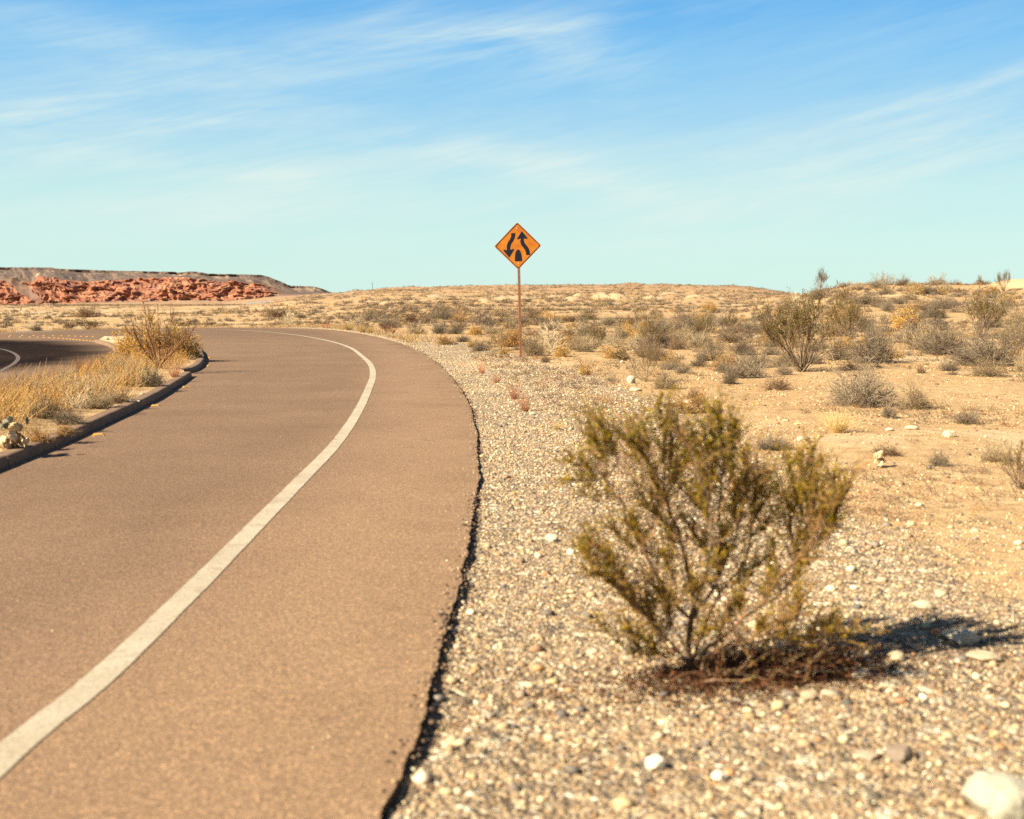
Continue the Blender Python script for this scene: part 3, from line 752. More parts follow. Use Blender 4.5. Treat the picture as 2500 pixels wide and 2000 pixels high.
GRPG = 'desert shrubs beyond the gravel verge'
H = [
 # key, x, y, w, h, label
 ('grey', 1073, 815, 50, 33, 'rounded grey shrub standing where the far gravel verge ends'),
 ('orange', 1086, 842, 56, 24, 'low spreading orange-brown shrub by the far gravel verge'),
 ('grey', 1130, 835, 44, 18, 'low grey shrub beside the spreading orange-brown shrub'),
 ('gold', 1154, 848, 30, 16, 'small yellow shrub with a dark flat shadow short of the sign'),
 ('gold', 1230, 866, 24, 18, 'tiny yellow shrub on gravel just short of the sign post'),
 ('grey', 1256, 838, 44, 31, 'grey shrub directly behind the sign post'),
 ('gold', 1161, 818, 44, 22, 'golden shrub in the scrub on the mesa side of the sign'),
 ('greytan', 1201, 815, 36, 22, 'tan shrub between the golden shrub and the sign post'),
 ('greytan', 1308, 868, 58, 46, 'tan twiggy shrub standing right against the sign post'),
 ('pale', 1345, 853, 84, 70, 'tall bleached skeletal shrub behind the sign post'),
 ('gold', 1371, 871, 50, 35, 'yellow rounded shrub in front of the bleached skeletal shrub'),
 ('brown', 1332, 886, 28, 25, 'scraggly small brown shrub just past the foot of the sign'),
 ('greytan', 1427, 859, 64, 42, 'fan-shaped tan shrub beside the yellow rounded one'),
 ('pale', 1424, 816, 58, 36, 'bleached low shrub behind the fan-shaped tan shrub'),
 ('brown', 1302, 779, 62, 34, 'dark brown thicket shrub seen just behind the middle of the pole'),
 ('brown', 1121, 806, 38, 22, 'brown shrub behind the golden one toward the mesa'),
 ('grey', 1075, 779, 66, 19, 'wide flat grey shrub far behind the rounded grey one'),
 ('brown', 1002, 787, 48, 27, 'dark brown shrub behind the far bend of the road'),
 ('red', 950, 814, 60, 26, 'reddish twiggy clump at the far road bend'),
 ('tuft', 884, 812, 34, 24, 'pale dry grass clump at the outside of the far bend'),
 ('tuft', 905, 814, 26, 18, 'shorter dry grass clump next to the reddish twigs'),
 ('brown', 1560, 800, 80, 46, 'large bare brown shrub midway between sign and tall creosote'),
 ('pale', 1505, 850, 80, 44, 'wide pale shrub behind the dark prickly clump'),
 ('pale', 1550, 846, 60, 34, 'pale shrub adjoining the wide pale one'),
 ('grey', 1606, 816, 58, 32, 'grey shrub behind the wide pale shrubs'),
 ('grey', 1678, 804, 52, 30, 'grey shrub half way back before the tall creosote'),
 ('prickly', 1518, 881, 60, 40, 'dark prickly clump with broad leaves above a white stone'),
 ('spindly', 1577, 933, 86, 98, 'spindly brown bush rising above the squarish white rock'),
 ('gold', 1638, 894, 60, 36, 'golden shrub with a crisp dark shadow behind the spindly bush'),
 ('gold', 1427, 916, 34, 23, 'small golden shrub alone on the gravel past the sign'),
 ('greytan', 1624, 950, 78, 48, 'loose tan shrub in front of the spindly brown bush'),
 ('red', 1256, 975, 44, 50, 'red weed stalks halfway down the gravel verge'),
 ('red', 1176, 912, 26, 36, 'red weed stalks close to the road bend'),
 ('red', 1282, 1004, 40, 54, 'taller red weed stalks on the gravel below the others'),
 ('red', 1213, 935, 30, 26, 'short red weed between the verge stalks and the bend'),
 ('tuft', 1359, 1050, 40, 24, 'small yellowish tuft on the gravel with a thin shadow'),
 ('brown', 1694, 972, 40, 26, 'dark small shrub beside the rounded white rock'),
 ('orange', 1688, 1008, 120, 62, 'tangled orange-tan shrub behind the crown of the green bush'),
 ('creosote', 1957, 908, 235, 188, 'tall open creosote with airy olive clumps and bare grey stems'),
 ('grey', 2130, 886, 130, 96, 'large dark grey shrub on a low mound past the tall creosote'),
 ('grey', 2049, 879, 78, 52, 'grey shrub between the tall creosote and the large dark one'),
 ('grey', 2100, 992, 172, 112, 'biggest grey domed shrub on open sand before the creosote'),
 ('greytan', 2231, 997, 104, 66, 'tan domed shrub beside the biggest grey one'),
 ('grey', 2171, 1021, 50, 38, 'small grey shrub in front of the two big domes'),
 ('tuft', 2045, 1057, 110, 62, 'wide dry yellow grass tuft on the open sand'),
 ('brown', 2166, 1112, 80, 30, 'low brown shrub behind the bleached cactus skeleton'),
 ('grey', 1885, 1098, 100, 40, 'low sprawling grey shrub just beyond the green bush'),
 ('orange', 1767, 904, 84, 44, 'bright orange-gold shrub with grey stems on sand'),
 ('grey', 1813, 867, 70, 46, 'rounded grey shrub behind the orange-gold one'),
 ('greytan', 1735, 868, 72, 38, 'tan grey shrub next to the rounded grey one'),
 ('grey', 1781, 938, 44, 32, 'small grey shrub with two dark shadow bars on sand'),
 ('grey', 1915, 916, 46, 32, 'grey brown shrub tucked under the tall creosote'),
 ('brown', 1897, 952, 86, 34, 'dark low broken shrub in front of the tall creosote'),
 ('grey', 1730, 810, 76, 36, 'dark grey shrub behind the tan grey one'),
 ('orange', 1787, 806, 34, 14, 'small orange shrub beside the dark grey one far back'),
 ('grey', 1856, 782, 48, 20, 'small dark shrub far behind the arching creosote tips'),
 ('creosote', 2396, 826, 118, 112, 'dense olive creosote standing on the rise to the pale mound side'),
 ('grey', 2222, 838, 82, 50, 'grey shrub behind the group below the far rise'),
 ('grey', 2300, 866, 128, 76, 'wide grey-brown shrub in front of the dense olive creosote'),
 ('grey', 2390, 880, 80, 40, 'low grey shrub at the foot of the dense olive creosote'),
 ('greytan', 2412, 918, 104, 46, 'tan grey mounded shrub below the dense olive creosote'),
 ('grey', 2474, 866, 70, 66, 'tall grey shrub beyond the dense olive creosote'),
 ('greytan', 2496, 908, 44, 60, 'tan shrub half cut by the picture edge under the tall grey one'),
 ('brown', 2249, 912, 28, 22, 'little dark shrub alone on the bare sand'),
 ('grey', 2364, 1034, 78, 34, 'thin grey shrub on the sand behind the craggy rock'),
 ('greytan', 2424, 1124, 94, 48, 'sprawling tan shrub with lying twigs on open sand'),
 ('grey', 2294, 1138, 56, 40, 'small upright grey shrub on open sand past the cactus skeleton'),
 ('creosote', 2492, 1195, 140, 120, 'blurry tan and green bush at the picture edge'),
 ('creosote', 2003, 712, 34, 56, 'lone spindly bush standing on the skyline behind the tall creosote'),
 ('creosote', 2450, 712, 40, 52, 'twiggy bush on the skyline above the dense olive creosote'),
 ('creosote', 2391, 706, 18, 34, 'thin little bush on the skyline beside the twiggy one'),
 ('creosote', 2062, 712, 26, 22, 'short bush on the skyline beyond the lone spindly one'),
 ('grey', 2113, 742, 92, 24, 'wide dark grey shrub on the far rise'),
 ('grey', 2196, 742, 44, 18, 'dark small shrub on the far rise beside the wide one'),
 ('grey', 2164, 784, 32, 16, 'dark compact shrub below the wide one on the rise'),
 ('grey', 2213, 776, 76, 24, 'pale grey wide shrub below the far rise'),
 ('greytan', 2073, 806, 50, 22, 'olive tan shrub on the low mound behind the creosote'),
 ('grey', 2110, 796, 54, 22, 'grey shrub behind the large dark one on the mound'),
 ('grey', 2280, 776, 84, 32, 'broad grey shrub mid slope before the skyline'),
 ('brown', 211, 775, 66, 36, 'dark tree-like bare shrub on the plain below the red cliffs'),
 ('creosote', 214, 806, 54, 26, 'dark green bush just across the far road'),
 ('brown', 168, 801, 34, 18, 'dark brown shrub beside the dark green bush across the road'),
 ('grey', 20, 783, 28, 11, 'small dark shrub on the plain near the picture edge'),
 ('grey', 117, 778, 24, 9, 'small dark shrub on the plain between the edge and the tree-like one'),
 ('grey', 474, 787, 27, 11, 'dark compact shrub on the plain behind the bare island bush'),
 ('grey', 90, 808, 32, 18, 'grey shrub across the far road before the plain'),
 ('pale', 68, 802, 40, 18, 'pale shrub behind the grey one across the far road'),
 ('brown', 674, 775, 74, 28, 'wide brown twiggy shrub behind the far bend'),
 ('grey', 735, 776, 36, 12, 'low dark shrub beside the wide brown twiggy one'),
 ('grey', 860, 775, 30, 12, 'low dark shrub farther along the plain toward the sign'),
 ('red', 795, 801, 40, 18, 'reddish low clump on the outside of the far bend'),
 ('pale', 706, 796, 40, 44, 'tall pale spindly stalks outside the far bend'),
 ('tuft', 850, 806, 44, 22, 'dry grass tuft between reddish clump and far bend'),
 ('brown', 520, 792, 20, 9, 'tiny brown shrub across the road beyond the island'),
 ('red', 225, 800, 44, 12, 'low reddish clump beside the dark green bush'),
 ('brown', 1392, 786, 40, 18, 'brown shrub behind the bleached low one'),
 ('spindly', 1452, 757, 36, 22, 'spindly dark shrub in front of the pale mounds'),
 ('brown', 1080, 741, 24, 9, 'little brown shrub below the far crest'),
]
CATS = {'tuft': 'grass tuft', 'red': 'weed', 'creosote': 'bush'}
for t in H:
    place(t[0], t[1], t[2], t[3], t[4], t[5], CATS.get(t[0], 'shrub'), GRPG if t[0] not in ('tuft', 'red') else {'tuft': 'dry grass tufts', 'red': 'red weeds on the verge'}[t[0]])

# island plants
ISG = 'shrubs on the grassy island'
place('bare', 388, 893, 190, 168, 'tall bare reddish-brown bush on the island tip', 'bush', on=on_island)
for i, (k, x, y, w, h, l) in enumerate([
    ('gold', 322, 876, 110, 60, 'golden bushy clump on the mesa side of the bare bush'),
    ('gold', 372, 868, 120, 76, 'tall golden clump directly behind the bare bush stems'),
    ('gold', 430, 868, 110, 66, 'golden clump behind the bare bush toward the island nose'),
    ('gold', 466, 866, 60, 40, 'smaller golden clump at the island nose'),
    ('gold', 325, 858, 70, 46, 'golden clump behind the others near the pale kerb'),
    ('grey', 371, 934, 74, 46, 'dark grey shrub in front of the bare bush by the kerb'),
    ('brown', 290, 972, 74, 38, 'dark brown shrub overhanging the white paper scraps'),
    ('grey', 168, 1022, 80, 44, 'bluish grey shrub buried in the golden grass'),
    ('greytan', 242, 985, 90, 60, 'tan shrub in the grass between two darker shrubs'),
    ('greytan', 105, 1010, 100, 74, 'tan shrub in the tall grass above the dead cactus'),
    ('pale', 190, 985, 110, 64, 'pale tangled shrub in the middle of the golden grass'),
    ('pale', 130, 962, 100, 60, 'pale tangled shrub at the back of the golden grass'),
    ('greytan', 300, 935, 90, 56, 'tan shrub in the grass behind the dark brown shrub'),
    ('red', 428, 912, 50, 44, 'reddish stalks beside the kerb joint'),
    ('red', 205, 906, 60, 44, 'reddish weed tops against the dark inner asphalt'),
    ('orange', 95, 1062, 66, 40, 'orange-brown shrub beside the dead cactus near the kerb'),
    ('orange', 160, 1046, 60, 30, 'orange-brown low shrub near the kerb edge'),
    ('greytan', 468, 872, 26, 14, 'tiny tan shrub on soil behind the island nose kerb')]):
    place(k, x, y, w, h * (1.25 if k == 'gold' else .85 if k in ('pale', 'greytan') else 1.0), l, 'weed' if k == 'red' else 'shrub', ISG, on=on_island)

# grass on the island
def build_grass():
    rng = np.random.default_rng(77)
    n = 90000; x = rng.uniform(-13.5, -4.4, n); y = rng.uniform(8, 39, n)
    k = inside(ISL, x, y); x, y = x[k], y[k]; z, d = island_z(x, y)
    dA = np.full(len(x), 9.); 
    for q in pA: dA = np.minimum(dA, np.hypot(x - q[0], y - q[1]))
    clump = fbm(x * 1.1, y * .8, 33, 3)
    p = sstep(.25, .9, dA + .45 * clump) * sstep(.1, .5, d) * (1 - sstep(27, 34, y)) * sstep(-.45, .15, clump)
    p = p * (1 - .9 * ((y < 12.6) & (dA < 1.2)))
    k = rng.uniform(0, 1, len(x)) < p * .75
    x, y, z, clump = x[k], y[k], z[k], clump[k]; n = len(x)
    print('grass', n)
    S = np.stack([x, y, z - .01], 1); a = rng.uniform(0, 6.28, n); ln = rng.uniform(0, .55, n)
    hgt = rng.uniform(.18, .47, n) * (1 + .5 * clump) * np.interp(y, [8, 12, 20, 26, 34], [1.1, 1.15, 1, .8, .6])
    tall = rng.uniform(0, 1, n) < .008; hgt = np.where(tall, hgt * 1.5, hgt)
    D = unit(np.stack([np.cos(a) * ln + .12, np.sin(a) * ln, np.ones(n)], 1))
    P = grow(rng, S, D, hgt, 5, -.06, .17)
    tone = vnoise(x * .9, y * .6, 44)
    c = pick(rng, [(.70, .46, .17), (.62, .38, .12), (.74, .54, .27), (.55, .31, .09), (.60, .42, .20)], n, .2)
    g = pick(rng, [(.38, .32, .22), (.46, .38, .26)], n, .2); r = pick(rng, RED, n, .2)
    c = np.where((tone > .45)[:, None], g, c); c = np.where(((tone < -.55) & (rng.uniform(0, 1, n) < .5))[:, None], r, c)
    mb = MB(); tubes(mb, P, .0042 * np.linspace(1, .3, 5)[None] * rng.uniform(.6, 1.4, (n, 1)), c)
    tag(mb.build('dry_grass', M_GRASS), 'thick golden dry grass covering the island behind the kerb', 'grass', kind='stuff')
build_grass()
# dry grass fringe on the desert verge near the far bend
def fringe():
    rng = np.random.default_rng(78); k = rng.integers(1450, len(EDGE), 9000); d = np.abs(rng.normal(0, .9, 9000)) + .25
    q = EDGE[k] + EN[k] * d[:, None]; x, y = q[:, 0], q[:, 1]
    ok = (y > 34) & (vnoise(x * .8, y * .8, 9) > -.2) & (rng.uniform(0, 1, len(x)) < sstep(34, 50, y) * .9 + .08); x, y = x[ok], y[ok]; n = len(x)
    P = grow(rng, np.stack([x, y, zt(x, y) - .02], 1), unit(rng.normal(0, .4, (n, 3)) + np.array([0, 0, 1])), rng.uniform(.08, .3, n), 4, -.05, .15)
    c = pick(rng, [(.58, .42, .22), (.50, .34, .16), (.40, .22, .11), (.62, .48, .28)], n, .2)
    mb = MB(); tubes(mb, P, .009 * np.linspace(1, .3, 4)[None] * rng.uniform(.6, 1.4, (n, 1)), c)
    tag(mb.build('dry_grass', M_GRASS), 'short dry grass and weeds fringing the outside of the far bend', 'grass', kind='stuff')
fringe()

def weeds():
    rng = np.random.default_rng(79); x, y = scatter_area(rng, 13000, 8, 90, 1150, 2620, .62); e = edge_dist(x, y)
    k = (e > 1.2) & (fbm(x / 3, y / 4, 58, 3) > -.1); x, y = x[k], y[k]; m = 9
    n = len(x); sz = rng.lognormal(math.log(.085), .5, n); X = np.repeat(x, m) + rng.normal(0, .4, n * m) * np.repeat(sz, m); Y = np.repeat(y, m) + rng.normal(0, .4, n * m) * np.repeat(sz, m)
    P = grow(rng, np.stack([X, Y, zt(X, Y) - .004], 1), unit(rng.normal(0, .7, (n * m, 3)) * [1, 1, .3] + [0, 0, .8]), np.repeat(sz, m) * rng.uniform(.6, 1.3, n * m), 4, -.05, .25)
    c = np.repeat(pick(rng, TAN + GREY + BROWN + RED[:1] + ORNG[:1], n, .2), m, 0)
    mb = MB(); tubes(mb, P, .0035 * np.linspace(1, .4, 4)[None] * rng.uniform(.6, 1.5, (n * m, 1)) * np.repeat(np.interp(y, [8, 20, 70], [.5, 1, 2.2]), m)[:, None], c)
    tag(mb.build('dry_weeds', M_GRASS), 'tiny dry weeds and sprigs sprinkled over the sand', 'weeds', kind='stuff')
weeds()

# ------------------------------------------------------------------ the rest of the scrub: individuals nearest, mass beyond
LAND = [((1272, 870), 'the road sign'), ((1957, 908), 'the tall open creosote'), ((2396, 826), 'the dense olive creosote'), ((1560, 800), 'the large bare brown shrub'),
        ((1345, 853), 'the bleached skeletal shrub'), ((2130, 886), 'the large dark grey shrub'), ((1073, 815), 'the rounded grey verge shrub'), ((1002, 787), 'the dark shrub at the far bend'),
        ((674, 775), 'the wide shrub behind the bend'), ((211, 775), 'the tree-like bare shrub'), ((474, 787), 'the compact plain shrub'), ((1678, 804), 'the grey shrub halfway back'),
        ((2222, 838), 'the shrubs below the rise'), ((1470, 735), 'the pale mounds'), ((860, 775), 'the low plain shrub')]
LANDP = [(at(*p), n) for p, n in LAND]
NAMECOL = {'grey': ('grey', 'twiggy'), 'greytan': ('tan', 'domed'), 'gold': ('golden', 'leafy'), 'orange': ('orange-brown', 'leafy'), 'brown': ('dark brown', 'wiry'), 'pale': ('bleached', 'bare'), 'spindly': ('olive-brown', 'spindly'), 'creosote': ('olive', 'open')}
ORD = ['', 'second ', 'third ', 'fourth ', 'fifth ', 'sixth ', 'seventh ', 'eighth ', 'ninth ', 'tenth ', 'eleventh ', 'twelfth ', 'thirteenth ', 'fourteenth ']
def scatter_shrubs():
    rng = np.random.default_rng(12)
    cand = []
    keys = ['grey', 'greytan', 'gold', 'brown', 'pale', 'orange', 'spindly', 'creosote']; pr = np.array([.36, .24, .12, .12, .05, .05, .04, .02])
    n = 24000
    x, y = scatter_area(rng, int(n * 1.28), 24, 190, -500, 2950, .62)
    e = edge_dist(x, y); dn = fbm(x / 10, y / 12, 88, 3)
    pxx = 1250 + FPX * x / y
    dens = sstep(-.45, .25, dn) * np.interp(pxx, [700, 1150], [.55, .9]) * np.interp(y, [24, 34, 45, 80, 190], [.06, .25, .6, .85, .9])
    ok = (e > 1.6) & (rng.uniform(0, 1, len(x)) < dens) & ~((y < 36) & (pxx < 1500)); x, y = x[ok], y[ok]
    got = list(USED); rows = []
    G = {}
    def cell(a, b): return (int(a // 2.5), int(b // 2.5))
    for gx, gy, gw in got: G.setdefault(cell(gx, gy), []).append((gx, gy, gw))
    for a, b in zip(x, y):
        w = float(np.clip(rng.lognormal(math.log(.58), .5), .22, 1.7)) * (1 + .15 * (b > 80)) * float(np.interp(1250 + FPX * a / b, [700, 1100], [.62, 1]))
        c = cell(a, b); bad = False
        for i in (-1, 0, 1):
            for j in (-1, 0, 1):
                for (p, q, ww) in G.get((c[0] + i, c[1] + j), ()):
                    if math.hypot(a - p, b - q) < (w + ww) * .42: bad = True; break
        if bad: continue
        G.setdefault(c, []).append((a, b, w)); rows.append((a, b, w, keys[rng.choice(8, p=pr / pr.sum())]))
    rows.sort(key=lambda r: -r[2] / r[1])
    vis = [r for r in rows if -60 < 1250 + FPX * r[0] / r[1] < 2560][:190]; ids = set(map(id, vis)); indiv = vis; mass = [r for r in rows if id(r) not in ids]
    print('individual', len(indiv), 'mass', len(mass))
    groups = {}
    for (a, b, w, k) in indiv:
        z = zt(a, b); best = None
        px = 1250 + FPX * a / b; 
        for (P, nm) in LANDP:
            lx = 1250 + FPX * P[0] / P[1]
            s = abs(px - lx) / 120 + abs(math.log(b / P[1])) * 2
            if best is None or s < best[0]: best = (s, P, nm, lx)
        _, P, nm, lx = best
        if abs(px - lx) < 28: rel = 'behind' if b > P[1] else 'in front of'
        else:
            rel = 'on the mesa side of' if px < lx else 'on the desert side of'
            rel = rel if abs(math.log(b / P[1])) < .22 else (('behind, mesa side of' if px < lx else 'behind, desert side of') if b > P[1] else ('before, mesa side of' if px < lx else 'before, desert side of'))
        sz = 'tiny' if w < .5 else 'small' if w < .75 else 'medium' if w < 1.05 else 'large' if w < 1.4 else 'huge'
        kk = (sz, k, rel, nm); groups.setdefault(kk, []).append((math.hypot(a - P[0], b - P[1]), a, b, w, z))
    for (sz, k, rel, nm), L in groups.items():
        L.sort()
        for i, (_, a, b, w, z) in enumerate(L):
            col, ad = NAMECOL[k]
            if k == 'creosote': hh = w * 1.1
            elif k in ('spindly',): hh = w * .95
            else: hh = w * rng.uniform(.38, .62)
            lab = f"{ORD[min(i, 13)]}{sz} {col} shrub {rel} {nm}"
            o = place(k, 0, 0, w * FPX / b, hh * FPX / b, lab, CATS.get(k, 'shrub'), GRPG, p=np.array([a, b, z - .01]))
    # mass: every member its own small tangle of twigs
    protos = []
    for s in range(12):
        r2 = np.random.default_rng(300 + s); nst = 190 if s < 6 else 44; wd = .013 if s < 6 else .03
        a = r2.uniform(0, 6.28, nst); el = np.arcsin(r2.uniform(.02, 1, nst)); D = np.stack([np.cos(a) * np.cos(el), np.sin(a) * np.cos(el), np.sin(el)], 1)
        lob = 1 + .2 * np.sin(a * 2 + s) + .15 * np.sin(a * 5 + 2 * s)
        L = lob * r2.uniform(.6, 1.05, nst) / np.sqrt((D[:, 0] ** 2 + D[:, 1] ** 2) / .25 + D[:, 2] ** 2)
        b0 = D * (L * r2.uniform(.0, .7, nst))[:, None]; tip = D * L[:, None] + r2.normal(0, .07, (nst, 3)); tip[:, 2] = np.maximum(tip[:, 2], .02); side = unit(np.cross(D, r2.normal(0, 1, (nst, 3)))) * wd
        m1 = b0 * .5 + tip * .5
        V = np.stack([b0, m1 + side, tip, m1 - side], 1); protos.append(V.reshape(-1, 3))
    x2, y2 = scatter_area(rng, 52000, 185, 640, -500, 2900, .8)
    d2 = fbm(x2 / 18, y2 / 25, 89, 3); px2 = 1250 + FPX * x2 / y2; ok = (rng.uniform(0, 1, len(x2)) < sstep(-.5, .2, d2) * np.interp(px2, [500, 900], [.3, .75])); x2, y2 = x2[ok], y2[ok]
    w2 = np.clip(rng.lognormal(math.log(.95), .4, len(x2)), .4, 2.4)
    x3, y3 = scatter_area(rng, 14000, 640, 1500, -1100, 900, .5); w3 = rng.uniform(1.2, 3.2, len(x3))
    mx = np.array([r[0] for r in mass]); my = np.array([r[1] for r in mass]); mw = np.array([r[2] for r in mass])
    X = np.r_[mx, x2, x3]; Y = np.r_[my, y2, y3]; W = np.r_[mw, w2, w3]; Z = zt(X, Y); N = len(X)
    hc = rng.uniform(.36, .64, N)
    pal = np.array([(.19, .152, .118), (.15, .12, .097), (.25, .19, .13), (.29, .225, .155), (.155, .11, .075), (.38, .26, .11), (.42, .34, .24), (.15, .13, .07)])
    pw = np.array([.20, .18, .2, .1, .1, .12, .05, .04]); pw = pw / pw.sum(); cc = pal[rng.choice(8, N, p=pw)] * rng.uniform(.8, 1.2, (N, 1))
    mb = MB()
    for s in range(12):
        q = (np.arange(N) % 6 == s % 6) & ((Y < 200) == (s < 6)); n = q.sum(); V = protos[s]; a = rng.uniform(0, 6.28, n); c, sn = np.cos(a)[:, None], np.sin(a)[:, None]
        w = W[q][:, None]
        vx = (V[None, :, 0] * c - V[None, :, 1] * sn) * w + X[q][:, None]; vy = (V[None, :, 0] * sn + V[None, :, 1] * c) * w + Y[q][:, None]
        vz = V[None, :, 2] * w * hc[q][:, None] + Z[q][:, None] - .01
        VV = np.stack([vx, vy, vz], -1).reshape(-1, 3); m = len(V)
        jit = rng.uniform(.7, 1.3, (n, m // 4, 1)); C = np.repeat((cc[q][:, None, :] * jit).reshape(-1, 3), 4, 0)
        mb.add(VV, np.arange(len(VV)).reshape(-1, 4), C)
    print('mass scrub', N)
    tag(mb.build('scrub', M_SCRUB), 'low grey and tan scrub dotting the plain up to the far crest', 'scrub', kind='stuff')
scatter_shrubs()

